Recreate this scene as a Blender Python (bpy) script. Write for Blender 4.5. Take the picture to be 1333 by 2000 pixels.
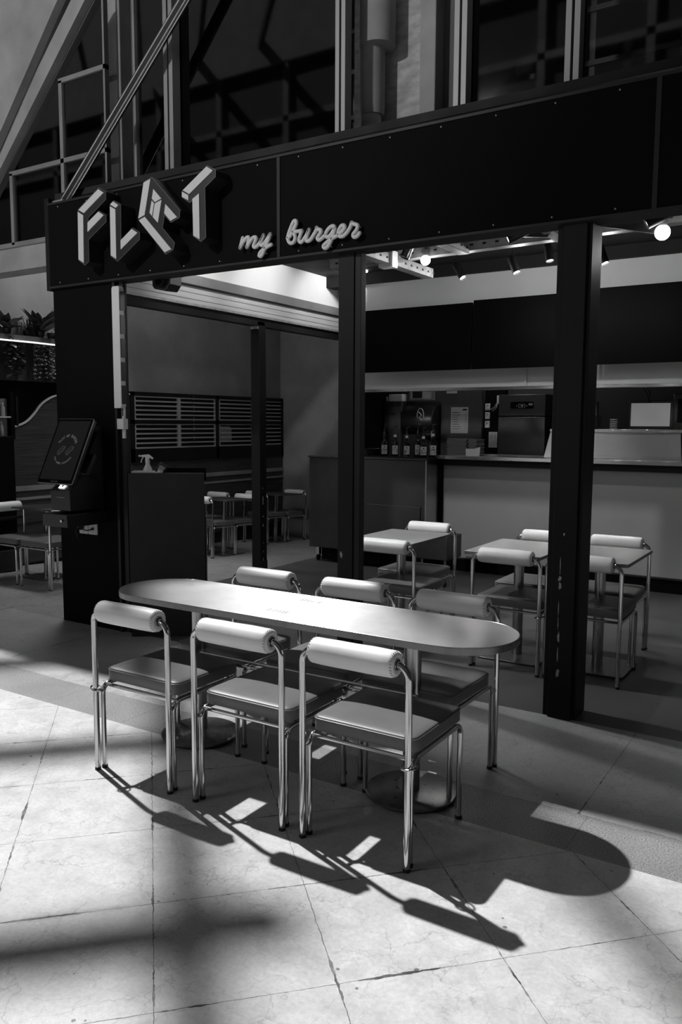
import bpy, math, random, bmesh
from mathutils import Vector, Matrix
from mathutils import noise as mnoise
random.seed(7)
C = bpy.context.scene.collection
for o in list(bpy.data.objects): bpy.data.objects.remove(o)

# ---------------------------------------------------------------- camera
cam = bpy.data.cameras.new('camera'); cam_o = bpy.data.objects.new('camera', cam); C.objects.link(cam_o)
def cam_axes(yaw, pitch, roll):
    cy, sy = math.cos(yaw), math.sin(yaw)
    f = Vector((-sy*math.cos(pitch), cy*math.cos(pitch), -math.sin(pitch)))
    r = Vector((cy, sy, 0)); u = r.cross(f)
    return math.cos(roll)*r+math.sin(roll)*u, -math.sin(roll)*r+math.cos(roll)*u, f
cr, cu, cf = cam_axes(0.562539, 0.108289, 0.00508)
m = Matrix((cr, cu, -cf)).transposed().to_4x4(); m.translation = (0, 0, 1.65)
cam_o.matrix_world = m
cam.sensor_fit = 'VERTICAL'; cam.sensor_height = 36; cam.lens = 1585.5*36/2000
cam.clip_start = .05; cam.clip_end = 200
bpy.context.scene.camera = cam_o
vs = bpy.context.scene.view_settings
vs.view_transform = 'Standard'; vs.look = 'None'; vs.gamma = 1; vs.use_curve_mapping = False
vs.exposure = 0.0

# ---------------------------------------------------------------- light
w = bpy.data.worlds.new('world'); bpy.context.scene.world = w; w.use_nodes = True
w.node_tree.nodes['Background'].inputs[0].default_value = (1, 1, 1, 1)
w.node_tree.nodes['Background'].inputs[1].default_value = 0.02
def aim(o, d): o.rotation_euler = Vector(d).to_track_quat('-Z', 'Y').to_euler()
sun = bpy.data.lights.new('sun', 'SUN'); sun.energy = 5.5; sun.angle = math.radians(1.1)
so = bpy.data.objects.new('sun', sun); C.objects.link(so); so.location = (-9, 4, 14); aim(so, (.68, -.235, -1))
def area(name, loc, target, sx, sy, e):
    l = bpy.data.lights.new(name, 'AREA'); l.shape = 'RECTANGLE'; l.size = sx; l.size_y = sy; l.energy = e
    o = bpy.data.objects.new(name, l); C.objects.link(o); o.location = loc; aim(o, Vector(target)-Vector(loc)); return o
area('front_fill', (-9, -8.6, 6.2), (-2.5, 4.5, 2.5), 4.0, 3.0, 150)  # soft fill added low in front to brighten upright faces
area('side_area_fill', (-7.2, 7.2, 5.2), (-7.6, 8.4, 0), 2.2, 1.2, 170)  # fill added out of view to lift the dark side area
def flood(name, loc, tgt, e, ang, blend=.6, r=.15):
    l = bpy.data.lights.new(name, 'SPOT'); l.energy = e; l.spot_size = math.radians(ang); l.spot_blend = blend; l.shadow_soft_size = r
    o = bpy.data.objects.new(name, l); C.objects.link(o); o.location = loc; aim(o, Vector(tgt)-Vector(loc)); return o
flood('facade_fill', (-5.5, -4, 6.6), (-4.6, 4.8, 5.1), 1400, 48)  # added spot without a fitting, brightens the upper facade
def point(name, loc, e, r=.05):
    l = bpy.data.lights.new(name, 'POINT'); l.energy = e; l.shadow_soft_size = r
    o = bpy.data.objects.new(name, l); C.objects.link(o); o.location = loc; return o
def spot(name, loc, d, e, ang=70, r=.03):
    l = bpy.data.lights.new(name, 'SPOT'); l.energy = e; l.spot_size = math.radians(ang); l.spot_blend = .6; l.shadow_soft_size = r
    o = bpy.data.objects.new(name, l); C.objects.link(o); o.location = loc; aim(o, d); return o

# ---------------------------------------------------------------- materials
def newmat(name):
    mt = bpy.data.materials.new(name); mt.use_nodes = True
    return mt, mt.node_tree, mt.node_tree.nodes['Principled BSDF']
def val(nt, sock, v):
    if hasattr(v, 'is_linked') or hasattr(v, 'links'): nt.links.new(v, sock)
    elif sock.type == 'RGBA': sock.default_value = (v, v, v, 1) if not hasattr(v, '__len__') else v
    else: sock.default_value = v
def MA(nt, op, a, b=0.0, c=None, clamp=False):
    n = nt.nodes.new('ShaderNodeMath'); n.operation = op; n.use_clamp = clamp
    val(nt, n.inputs[0], a); val(nt, n.inputs[1], b)
    if c is not None: val(nt, n.inputs[2], c)
    return n.outputs[0]
def pos(nt, mode='world'):
    if mode == 'world': return nt.nodes.new('ShaderNodeNewGeometry').outputs['Position']
    return nt.nodes.new('ShaderNodeTexCoord').outputs['Object']
def mapped(nt, vec, scale=(1, 1, 1), rot=(0, 0, 0)):
    n = nt.nodes.new('ShaderNodeMapping'); n.inputs['Scale'].default_value = scale; n.inputs['Rotation'].default_value = rot
    nt.links.new(vec, n.inputs['Vector']); return n.outputs[0]
def noise(nt, vec, scale, detail=4, rough=.55, dist=0.0):
    n = nt.nodes.new('ShaderNodeTexNoise'); n.inputs['Scale'].default_value = scale; n.inputs['Detail'].default_value = detail
    n.inputs['Roughness'].default_value = rough; n.inputs['Distortion'].default_value = dist
    nt.links.new(vec, n.inputs['Vector']); return n.outputs[0]
def ramp(nt, fac, lo, hi, a=0.0, b=1.0):
    n = nt.nodes.new('ShaderNodeMapRange'); n.interpolation_type = 'SMOOTHSTEP'
    val(nt, n.inputs[0], fac); n.inputs[1].default_value = lo; n.inputs[2].default_value = hi
    n.inputs[3].default_value = a; n.inputs[4].default_value = b
    return n.outputs[0]
def lin(nt, fac, lo, hi, a, b):
    n = nt.nodes.new('ShaderNodeMapRange'); val(nt, n.inputs[0], fac); n.inputs[1].default_value = lo; n.inputs[2].default_value = hi
    n.inputs[3].default_value = a; n.inputs[4].default_value = b; return n.outputs[0]
def bump(nt, b, h, strength=.3, dist=.002):
    n = nt.nodes.new('ShaderNodeBump'); n.inputs['Strength'].default_value = strength; n.inputs['Distance'].default_value = dist
    nt.links.new(h, n.inputs['Height']); nt.links.new(n.outputs[0], b.inputs['Normal'])
def simple(name, col, rough=.5, metal=0.0, var=.12, nscale=3.0, spec=.5, bmp=0.0, bscale=60, stretch=(1, 1, 1), mode='object', coat=0.0):
    mt, nt, b = newmat(name)
    p = mapped(nt, pos(nt, mode), stretch)
    if var > 0:
        nz = noise(nt, p, nscale)
        c = lin(nt, nz, .3, .7, col*(1-var), col*(1+var)); nt.links.new(c, b.inputs['Base Color'])
        r = lin(nt, nz, .3, .7, rough*.9, min(1, rough*1.12)); nt.links.new(r, b.inputs['Roughness'])
    else:
        b.inputs['Base Color'].default_value = (col, col, col, 1); b.inputs['Roughness'].default_value = rough
    b.inputs['Metallic'].default_value = metal
    b.inputs['Specular IOR Level'].default_value = spec
    if coat: b.inputs['Coat Weight'].default_value = coat; b.inputs['Coat Roughness'].default_value = .1
    if bmp > 0: bump(nt, b, noise(nt, p, bscale, 5), bmp, .002)
    return mt
def emit(name, e, col=1.0):
    mt, nt, b = newmat(name); b.inputs['Base Color'].default_value = (col, col, col, 1)
    b.inputs['Emission Color'].default_value = (1, 1, 1, 1); b.inputs['Emission Strength'].default_value = e; return mt

def stone(name, base, rot45=True, joints=True, veins=.26, rough=.5):
    mt, nt, b = newmat(name); p = pos(nt)
    sep = nt.nodes.new('ShaderNodeSeparateXYZ'); nt.links.new(p, sep.inputs[0]); X, Y = sep.outputs[0], sep.outputs[1]
    big = noise(nt, p, 1.6, 5, .6); mid = noise(nt, p, 9, 6, .65, .6); fine = noise(nt, p, 60, 4, .7)
    c = MA(nt, 'MULTIPLY', base, lin(nt, big, .3, .7, .86, 1.12))
    c = MA(nt, 'MULTIPLY', c, lin(nt, mid, .3, .7, .86, 1.10))
    c = MA(nt, 'MULTIPLY', c, lin(nt, fine, .3, .7, .87, 1.10))
    # fine branching cracks
    def crack(scale, wdt, off):
        wp = nt.nodes.new('ShaderNodeVectorMath'); wp.operation = 'MULTIPLY_ADD'
        nn = nt.nodes.new('ShaderNodeTexNoise'); nn.inputs['Scale'].default_value = scale*1.7; nn.inputs['Detail'].default_value = 6
        nt.links.new(p, nn.inputs['Vector']); nt.links.new(nn.outputs['Color'], wp.inputs[0])
        wp.inputs[1].default_value = (.55/scale*2,)*3; nt.links.new(p, wp.inputs[2])
        v = nt.nodes.new('ShaderNodeTexVoronoi'); v.feature = 'DISTANCE_TO_EDGE'; v.inputs['Scale'].default_value = scale
        mp = nt.nodes.new('ShaderNodeMapping'); mp.inputs['Location'].default_value = (off, off*2, 0)
        nt.links.new(wp.outputs[0], mp.inputs['Vector']); nt.links.new(mp.outputs[0], v.inputs['Vector'])
        return ramp(nt, v.outputs['Distance'], 0, wdt, 1, 0)
    k1 = MA(nt, 'MULTIPLY', crack(3.2, .012, 3.0), ramp(nt, noise(nt, p, 2.3, 3), .38, .52))
    k2 = MA(nt, 'MULTIPLY', crack(9, .03, 9.0), ramp(nt, noise(nt, p, 3.1, 3), .40, .55))
    k = MA(nt, 'MULTIPLY', MA(nt, 'ADD', k1, MA(nt, 'MULTIPLY', k2, .6)), veins, clamp=True)
    c = MA(nt, 'MULTIPLY', c, MA(nt, 'SUBTRACT', 1.0, k))
    # pits
    v = nt.nodes.new('ShaderNodeTexVoronoi'); v.inputs['Scale'].default_value = 13; nt.links.new(p, v.inputs['Vector'])
    sz = lin(nt, noise(nt, p, 5, 2), .50, .72, .0, .15)
    pit = ramp(nt, MA(nt, 'SUBTRACT', v.outputs['Distance'], MA(nt, 'ADD', sz, MA(nt, 'MULTIPLY', MA(nt, 'SUBTRACT', fine, .5), .16))), -.02, .02, 1, 0)
    c = MA(nt, 'MULTIPLY', c, MA(nt, 'SUBTRACT', 1.0, MA(nt, 'MULTIPLY', pit, .7)))
    if joints:
        wob = MA(nt, 'MULTIPLY', MA(nt, 'SUBTRACT', noise(nt, p, 25, 3), .5), .010)
        def joint(a, bb, off, sp, brk):
            q = MA(nt, 'ADD', MA(nt, 'ADD', MA(nt, 'MULTIPLY', X, a), MA(nt, 'MULTIPLY', Y, bb)), wob)
            q = MA(nt, 'DIVIDE', MA(nt, 'SUBTRACT', q, off), sp)
            fr = MA(nt, 'ABSOLUTE', MA(nt, 'SUBTRACT', MA(nt, 'FRACT', MA(nt, 'ADD', q, .5)), .5))
            d = MA(nt, 'MULTIPLY', fr, sp)
            wd = lin(nt, noise(nt, p, brk, 4, .7), .52, .72, .0012, .009)
            return MA(nt, 'LESS_THAN', d, wd), d
        if rot45:
            j1, d1 = joint(.713, -.701, -2.715, .535, 4.0); j2, d2 = joint(.701, .713, -.02, .53, 5.0)
        else:
            j1, d1 = joint(1, 0, -.90, 1.35, 4.0); j2, d2 = joint(0, 1, 3.34, 5.0, 5.0)
        j = MA(nt, 'MAXIMUM', j1, j2)
        dm = MA(nt, 'MINIMUM', d1, d2)
        stain = MA(nt, 'MULTIPLY', ramp(nt, dm, 0, .03, 1, 0), ramp(nt, noise(nt, p, 1.9, 3), .5, .7, 0, .35))
        c = MA(nt, 'MULTIPLY', c, MA(nt, 'SUBTRACT', 1.0, stain))
        jd = ramp(nt, noise(nt, p, 7, 3), .35, .65, .5, .95)
        c = MA(nt, 'MULTIPLY', c, MA(nt, 'SUBTRACT', 1.0, MA(nt, 'MULTIPLY', j, jd)))
    nt.links.new(c, b.inputs['Base Color'])
    nt.links.new(lin(nt, mid, .3, .7, rough*.8, rough*1.25), b.inputs['Roughness'])
    bump(nt, b, c, .25, .004)
    return mt

M = {}
M['stone'] = stone('worn_pale_stone', .50)
M['stone_strip'] = stone('worn_stone_strip', .36, rot45=False)
M['stone_left'] = stone('mall_stone', .30, rot45=False, veins=.7)
def granite():
    mt, nt, b = newmat('speckled_granite'); p = pos(nt)
    g = noise(nt, p, 150, 3, .8); big = noise(nt, p, 3, 4)
    c = lin(nt, g, .35, .68, .07, .36); c = MA(nt, 'MULTIPLY', c, lin(nt, big, .3, .7, .85, 1.15))
    sep = nt.nodes.new('ShaderNodeSeparateXYZ'); nt.links.new(p, sep.inputs[0])
    fr = MA(nt, 'ABSOLUTE', MA(nt, 'SUBTRACT', MA(nt, 'FRACT', MA(nt, 'ADD', MA(nt, 'DIVIDE', MA(nt, 'ADD', sep.outputs[0], .86), .62), .5)), .5))
    c = MA(nt, 'MULTIPLY', c, MA(nt, 'SUBTRACT', 1, MA(nt, 'MULTIPLY', MA(nt, 'LESS_THAN', fr, .003), .5)))
    nt.links.new(c, b.inputs['Base Color']); b.inputs['Roughness'].default_value = .5; return mt
M['granite'] = granite()
M['epoxy'] = simple('dark_resin_floor', .075, .42, var=.35, nscale=1.6, bmp=.05, bscale=9, mode='world')
M['black_paint'] = simple('black_painted_steel', .010, .5, var=.25, nscale=2.2, spec=.2, mode='world')
M['black_panel'] = simple('matt_black_panel', .0045, .7, var=.2, nscale=1.2, spec=.05, mode='world')
M['dark_paint'] = simple('charcoal_painted_steel', .022, .5, var=.2, spec=.2, mode='world')
M['stand'] = simple('charcoal_stand_laminate', .028, .6, var=.25, spec=.2)
M['deck_dark'] = simple('dark_soffit', .008, .8, var=.2, mode='world')
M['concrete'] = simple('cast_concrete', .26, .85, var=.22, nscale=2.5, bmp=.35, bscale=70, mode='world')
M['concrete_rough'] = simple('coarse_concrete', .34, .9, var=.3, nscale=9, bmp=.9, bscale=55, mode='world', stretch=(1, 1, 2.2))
M['concrete_dark'] = simple('shaded_concrete_block', .10, .85, var=.25, nscale=2, bmp=.3, bscale=60, mode='world')  # darker concrete copy; shade of side faces and soffits is in its colour
M['plaster'] = simple('grey_trowelled_plaster', .19, .75, var=.22, nscale=1.7, bmp=.12, bscale=12, mode='world')
M['white_wall'] = simple('white_painted_board', .62, .6, var=.05, nscale=2, mode='world')
M['counter_white'] = simple('pale_counter_front', .36, .5, var=.05, nscale=2, mode='world')
M['frame'] = simple('aluminium_window_frame', .22, .5, metal=.3, var=.15, mode='world')
M['rail'] = simple('pale_roller_rail', .46, .45, metal=.2, var=.08, nscale=4, mode='world', stretch=(4, .6, 8))
M['chrome'] = simple('polished_chrome_tube', .62, .13, metal=1.0, var=.06, nscale=8)
M['chrome_soft'] = simple('satin_steel_post', .42, .26, metal=1.0, var=.08, nscale=6, stretch=(1, 1, .1))
def brushed(name, col, rough, sc=(1, 1, 1), ang=0, metal=.85, tan=None):
    mt, nt, b = newmat(name); p = pos(nt)
    q = mapped(nt, p, sc, (0, 0, ang)); s = noise(nt, q, 30, 6, .7); g = noise(nt, p, 2.2, 4)
    c = MA(nt, 'MULTIPLY', lin(nt, s, .25, .75, col*(.93 if tan else .84), col*(1.07 if tan else 1.14)), lin(nt, g, .3, .7, .85, 1.12))
    nt.links.new(c, b.inputs['Base Color']); nt.links.new(lin(nt, s, .3, .7, rough*(.94 if tan else .75), rough*(1.06 if tan else 1.3)), b.inputs['Roughness'])
    b.inputs['Metallic'].default_value = metal; bump(nt, b, s, .004 if tan else .12, .001)
    if tan:
        b.inputs['Anisotropic'].default_value = .9; cx_ = nt.nodes.new('ShaderNodeCombineXYZ')
        for i_ in range(3): cx_.inputs[i_].default_value = tan[i_]
        nt.links.new(cx_.outputs[0], b.inputs['Tangent'])
    return mt
M['table_top'] = brushed('worn_brushed_aluminium', .30, .31, (.7, 9, 1), .0, .88, (0, 1, 0))
M['table_in'] = brushed('brushed_table_sheet', .22, .40, (.7, 5, 1), .0, .85, (0, 1, 0))
M['steel'] = brushed('brushed_stainless', .52, .26, (.1, .4, 3), 0, .9, (0, 0, 1))
M['steel_dark'] = brushed('dark_stainless', .10, .38, (3, 3, .5))
M['base_plate'] = brushed('steel_base_plate', .22, .32, (1, 1, 1))
M['roll'] = simple('pale_vinyl_roll', .76, .42, var=.04, nscale=8, spec=.45, bmp=.12, bscale=16)
M['seat'] = simple('grey_vinyl_seat', .12, .42, var=.05, nscale=6, spec=.5, bmp=.04, bscale=90)
M['rubber'] = simple('black_rubber', .012, .7, var=.1)
M['black_plastic'] = simple('black_plastic', .014, .35, var=.1)
M['screen'] = simple('glossy_dark_screen', .003, .45, var=0, spec=.05)
M['kscreen'] = simple('dim_kiosk_display', .028, .3, var=.2, nscale=2, spec=.3)
M['lettering'] = emit('lit_display_print', .07, .05)
M['white_plastic'] = simple('white_plastic', .60, .45, var=.04)
M['letter_face'] = simple('pale_acrylic_letter_face', .55, .45, var=.04, nscale=2)
M['letter_side'] = simple('black_letter_return', .014, .4, var=.1)
M['letter_edge'] = simple('thin_metal_edge', .20, .4, metal=.4, var=0)
M['script'] = simple('pale_script_tube', .6, .4, var=.03)
M['galv'] = simple('galvanised_channel', .34, .5, metal=.5, var=.2, nscale=12)
M['bulb'] = emit('lit_bulb', 9)
M['lens'] = emit('lit_spot_lens', 5)
M['led'] = emit('led_strip', 1.1)
M['paper'] = simple('printed_paper', .42, .7, var=.06, nscale=20)
M['card'] = simple('stacked_card', .14, .7, var=.25, nscale=30, stretch=(1, 1, 8))
M['leaf'] = simple('dark_glossy_leaf', .06, .4, var=.4, nscale=20)
M['leaf_pale'] = simple('pale_trailing_leaf', .22, .5, var=.4, nscale=25)
M['kitchen'] = simple('matt_dark_wall', .035, .7, var=.2, mode='world')  # plain dark wall tone for the kitchen and the opposite wall
M['grille_pale'] = simple('pale_louvre_slat', .34, .5, var=.1, mode='world')
M['liquid'] = simple('dark_syrup', .02, .15, var=0)
M['chip'] = simple('bare_chipped_paint', .38, .8, var=.2, nscale=30)
M['lit_display'] = emit('lit_order_display', .14, .1)
def wood(name, col, sc=(.6, .6, 14)):
    mt, nt, b = newmat(name); p = pos(nt); q = mapped(nt, p, sc)
    s = noise(nt, q, 3.0, 7, .65, .6); sep = nt.nodes.new('ShaderNodeSeparateXYZ'); nt.links.new(p, sep.inputs[0])
    c = lin(nt, s, .3, .7, col*.45, col*1.55); nt.links.new(c, b.inputs['Base Color'])
    b.inputs['Roughness'].default_value = .5; b.inputs['Specular IOR Level'].default_value = .35; bump(nt, b, s, .15, .002); return mt
M['wood'] = wood('dark_veneer', .045)
M['wood_v'] = wood('dark_upright_veneer', .035, (6, 6, .6))
def glass_tint():
    mt, nt, b = newmat('tinted_window_glass'); nt.nodes.remove(b)
    out = [n for n in nt.nodes if n.type == 'OUTPUT_MATERIAL'][0]
    g = nt.nodes.new('ShaderNodeBsdfGlossy'); g.inputs['Roughness'].default_value = .03; g.inputs['Color'].default_value = (.8, .8, .8, 1)
    t = nt.nodes.new('ShaderNodeBsdfTransparent'); t.inputs['Color'].default_value = (.42, .42, .42, 1)
    fr = nt.nodes.new('ShaderNodeFresnel'); fr.inputs['IOR'].default_value = 2.0
    mx = nt.nodes.new('ShaderNodeMixShader'); nt.links.new(fr.outputs[0], mx.inputs[0]); nt.links.new(t.outputs[0], mx.inputs[1]); nt.links.new(g.outputs[0], mx.inputs[2])
    nt.links.new(mx.outputs[0], out.inputs['Surface']); return mt
M['glass'] = glass_tint()
def clear_glass():
    mt, nt, b = newmat('bottle_glass'); b.inputs['Base Color'].default_value = (.75, .75, .75, 1)
    b.inputs['Roughness'].default_value = .03; b.inputs['Transmission Weight'].default_value = 1.0; b.inputs['IOR'].default_value = 1.4; return mt
M['bottle'] = clear_glass()

# ---------------------------------------------------------------- mesh building
class MB:
    def __init__(s): s.v = []; s.f = []
    def add(s, vs_, fs):
        o = len(s.v); s.v += [tuple(x) for x in vs_]; s.f += [tuple(i+o for i in f) for f in fs]; return s
    def box(s, x0, x1, y0, y1, z0, z1):
        return s.add([(x0, y0, z0), (x1, y0, z0), (x1, y1, z0), (x0, y1, z0), (x0, y0, z1), (x1, y0, z1), (x1, y1, z1), (x0, y1, z1)],
            [(0, 3, 2, 1), (4, 5, 6, 7), (0, 1, 5, 4), (1, 2, 6, 5), (2, 3, 7, 6), (3, 0, 4, 7)])
    def prism(s, poly, axis, a, b):
        # poly: 2-D points; axis 'y' -> (x,z) extruded a..b in y; 'x' -> (y,z); 'z' -> (x,y)
        def P(p, t):
            return (p[0], t, p[1]) if axis == 'y' else ((t, p[0], p[1]) if axis == 'x' else (p[0], p[1], t))
        ar = sum(poly[i][0]*poly[(i+1) % len(poly)][1]-poly[(i+1) % len(poly)][0]*poly[i][1] for i in range(len(poly)))
        if (ar > 0) != (axis == 'y'): poly = poly[::-1]
        n = len(poly); vs_ = [P(p, a) for p in poly]+[P(p, b) for p in poly]
        fs = [tuple(range(n))[::-1], tuple(range(n, 2*n))]+[(i, (i+1) % n, n+(i+1) % n, n+i) for i in range(n)]
        return s.add(vs_, fs)
    def tube(s, pts, r, n=12, cap=True, rs=None):
        pts = [Vector(p) for p in pts]; T = []
        for i in range(len(pts)):
            a = pts[max(0, i-1)]; b = pts[min(len(pts)-1, i+1)]; T.append((b-a).normalized())
        up = Vector((0, 0, 1)) if abs(T[0].z) < .9 else Vector((1, 0, 0))
        nrm = (up-T[0]*up.dot(T[0])).normalized(); vs_ = []
        for i, p in enumerate(pts):
            nrm = (nrm-T[i]*nrm.dot(T[i])).normalized(); bi = T[i].cross(nrm); rr = rs[i] if rs else r
            for k in range(n):
                a = 2*math.pi*k/n; vs_.append(p+(nrm*math.cos(a)+bi*math.sin(a))*rr)
        fs = []
        for i in range(len(pts)-1):
            for k in range(n):
                fs.append((i*n+k, i*n+(k+1) % n, (i+1)*n+(k+1) % n, (i+1)*n+k))
        if cap: fs.append(tuple(range(n))[::-1]); fs.append(tuple((len(pts)-1)*n+k for k in range(n)))
        return s.add(vs_, fs)
    def lathe(s, prof, c=(0, 0, 0), axis='z', n=24, cap=True):
        vs_ = []
        for r, h in prof:
            for k in range(n):
                a = 2*math.pi*k/n; x, y = r*math.cos(a), r*math.sin(a)
                vs_.append((c[0]+x, c[1]+y, c[2]+h) if axis == 'z' else ((c[0]+h, c[1]+x, c[2]+y) if axis == 'x' else (c[0]+y, c[1]+h, c[2]+x)))
        fs = []
        for i in range(len(prof)-1):
            for k in range(n): fs.append((i*n+k, i*n+(k+1) % n, (i+1)*n+(k+1) % n, (i+1)*n+k))
        if cap:
            fs.append(tuple(range(n))[::-1]); fs.append(tuple((len(prof)-1)*n+k for k in range(n)))
        return s.add(vs_, fs)
    def ball(s, c, r, n=16, sq=1.0):
        prof = [(max(1e-4, r*math.sin(math.pi*i/n)), -r*sq*math.cos(math.pi*i/n)) for i in range(n+1)]
        return s.lathe(prof, c, 'z', n, False)
    def xf(s, mtx):
        s.v = [tuple(mtx @ Vector(p)) for p in s.v]; return s
    def build(s, name, mat, parent=None, smooth=True, bevel=0.0, seg=2, ang=35):
        me = bpy.data.meshes.new(name); me.from_pydata(s.v, [], s.f); me.update()
        bm = bmesh.new(); bm.from_mesh(me); bmesh.ops.recalc_face_normals(bm, faces=bm.faces); bm.to_mesh(me); bm.free()
        o = bpy.data.objects.new(name, me); C.objects.link(o); me.materials.append(M[mat] if isinstance(mat, str) else mat)
        if smooth:
            me.polygons.foreach_set('use_smooth', [True]*len(me.polygons))
            try: me.set_sharp_from_angle(angle=math.radians(ang))
            except Exception: pass
        if bevel > 0:
            b = o.modifiers.new('bevel', 'BEVEL'); b.width = bevel; b.segments = seg; b.limit_method = 'ANGLE'; b.angle_limit = math.radians(40)
        if parent: o.parent = parent
        return o
def box(name, x0, x1, y0, y1, z0, z1, mat, parent=None, bevel=0.0): return MB().box(x0, x1, y0, y1, z0, z1).build(name, mat, parent, bevel=bevel)
def tag(o, label, cat, group=None, kind=None):
    o['label'] = label; o['category'] = cat
    if group: o['group'] = group
    if kind: o['kind'] = kind
    return o
def struct(o, label=None):
    o['kind'] = 'structure'
    if label: o['label'] = label
    return o
def thing(name, label, cat, loc=(0, 0, 0), rz=0, group=None, rx=0):
    o = bpy.data.objects.new(name, None); C.objects.link(o); o.location = loc; o.rotation_euler = (rx, 0, rz)
    o.empty_display_size = .1
    return tag(o, label, cat, group)
def dup(root, loc, rz, label, group=None, rx=0, skip=()):
    r = root.copy(); C.objects.link(r); r.location = loc; r.rotation_euler = (rx, 0, rz); r['label'] = label
    if group: r['group'] = group
    for ch in list(root.children):
        if ch.name.split('.')[0] in skip: continue
        c = ch.copy(); C.objects.link(c); c.parent = r
        for g in ch.children:
            d = g.copy(); C.objects.link(d); d.parent = c
    return r
def arc(c, r, a0, a1, e1, e2, n=7):
    out = []
    for i in range(n+1):
        a = math.radians(a0+(a1-a0)*i/n); out.append(Vector(c)+Vector(e1)*(r*math.cos(a))+Vector(e2)*(r*math.sin(a)))
    return out
def text_mb(s, size, depth=0.0, align='CENTER', spacing=1.0, bold=0.0):
    cu_ = bpy.data.curves.new('t', 'FONT'); cu_.body = s; cu_.size = size; cu_.extrude = depth; cu_.align_x = align; cu_.align_y = 'CENTER'
    cu_.offset = bold; cu_.space_character = spacing
    o = bpy.data.objects.new('t', cu_); C.objects.link(o); dg = bpy.context.evaluated_depsgraph_get(); dg.update()
    me = o.evaluated_get(dg).to_mesh(); mb = MB(); mb.add([v.co.copy() for v in me.vertices], [tuple(p.vertices) for p in me.polygons])
    o.evaluated_get(dg).to_mesh_clear(); bpy.data.objects.remove(o); bpy.data.curves.remove(cu_); return mb

def pw(mb, name, mat, t, **k):
    l = Vector(t.location); mb.v = [(p[0]-l.x, p[1]-l.y, p[2]-l.z) for p in mb.v]
    return mb.build(name, mat, t, **k)
def bx(*a): return MB().box(*a)

# ================================================================ structure
SL = .0435
struct(bx(-13, 5, -7, 3.015, -.15, 0).build('floor', 'stone', smooth=False), 'pale worn stone paving slabs laid diagonally in front of the shop')
struct(bx(-13, 5, 3.015, 3.34, -.15, 0).build('floor', 'granite', smooth=False), 'speckled granite strip running across the paving')
struct(bx(-13, 5, 3.34, 4.43, -.15, 0).build('floor', 'stone_strip', smooth=False), 'darker stone paving strip along the shop front')
struct(bx(-5.58, 3, 4.43, 12, -.15, 0.0).build('floor', 'epoxy', smooth=False), 'dark resin floor inside the burger shop')
struct(MB().prism([(4.43, 0), (11.6, -SL*7.17), (11.6, -.6), (4.43, -.3)], 'x', -13, -5.58).build('floor', 'stone_left', smooth=False), 'stone floor sloping away to the tables left of the shop')
# back walls
struct(bx(-13, -5.62, 11.42, 11.6, -.6, 5.2).build('wall_back', 'plaster', smooth=False), 'grey trowelled plaster wall behind the louvred panel')
struct(bx(-8.6, -8.45, 4.9, 11.42, -.4, 5.2).build('wall_left', 'plaster', smooth=False), 'grey plaster wall rising behind the trailing plants')
struct(bx(-5.24, -5.18, 8.6, 9.9, 0, 3.44).build('wall_kitchen_side', 'black_panel', smooth=False), 'dark end wall of the kitchen behind the slimmer post')
struct(bx(-5.72, -5.62, 4.6, 8.95, 3.09, 3.44).build('wall_upper', 'white_wall', smooth=False), 'bright white wall strip above the roller rail')
struct(bx(-5.18, .6, 8.6, 8.75, 2.06, 3.31).build('wall_header', 'white_wall', smooth=False), 'white wall band that carries the menu screens')
struct(bx(-5.62, .6, 8.55, 8.75, 3.31, 3.44).build('trim_1', 'deck_dark', smooth=False))
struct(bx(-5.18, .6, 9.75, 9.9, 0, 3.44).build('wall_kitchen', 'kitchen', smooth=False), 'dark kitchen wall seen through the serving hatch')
struct(bx(.6, .75, 4.5, 9.9, 0, 3.44).build('wall_right', 'plaster', smooth=False))
struct(bx(-5.62, .75, 4.53, 9.9, 3.44, 3.49).build('ceiling', 'deck_dark', smooth=False), 'black shop ceiling above the lighting track')
struct(bx(-5.62, -3.95, 8.75, 9.75, 0, .02).build('trim_2', 'deck_dark', smooth=False))
# upper storey behind the glazing
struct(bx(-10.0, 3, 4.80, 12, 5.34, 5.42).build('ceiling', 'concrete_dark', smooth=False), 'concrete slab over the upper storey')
struct(bx(-5.15, 3, 4.62, 4.80, 5.34, 5.42).build('ceiling', 'concrete_dark', smooth=False), 'added slab strip out of view that shades the paving at the right')  # unseen strip added to bring the shadow edge forward on the paving
struct(bx(-8.4, 3, 7.4, 7.55, 3.6, 5.25).build('wall_upper', 'concrete_dark', smooth=False), 'dark wall deep behind the upper windows')

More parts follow.
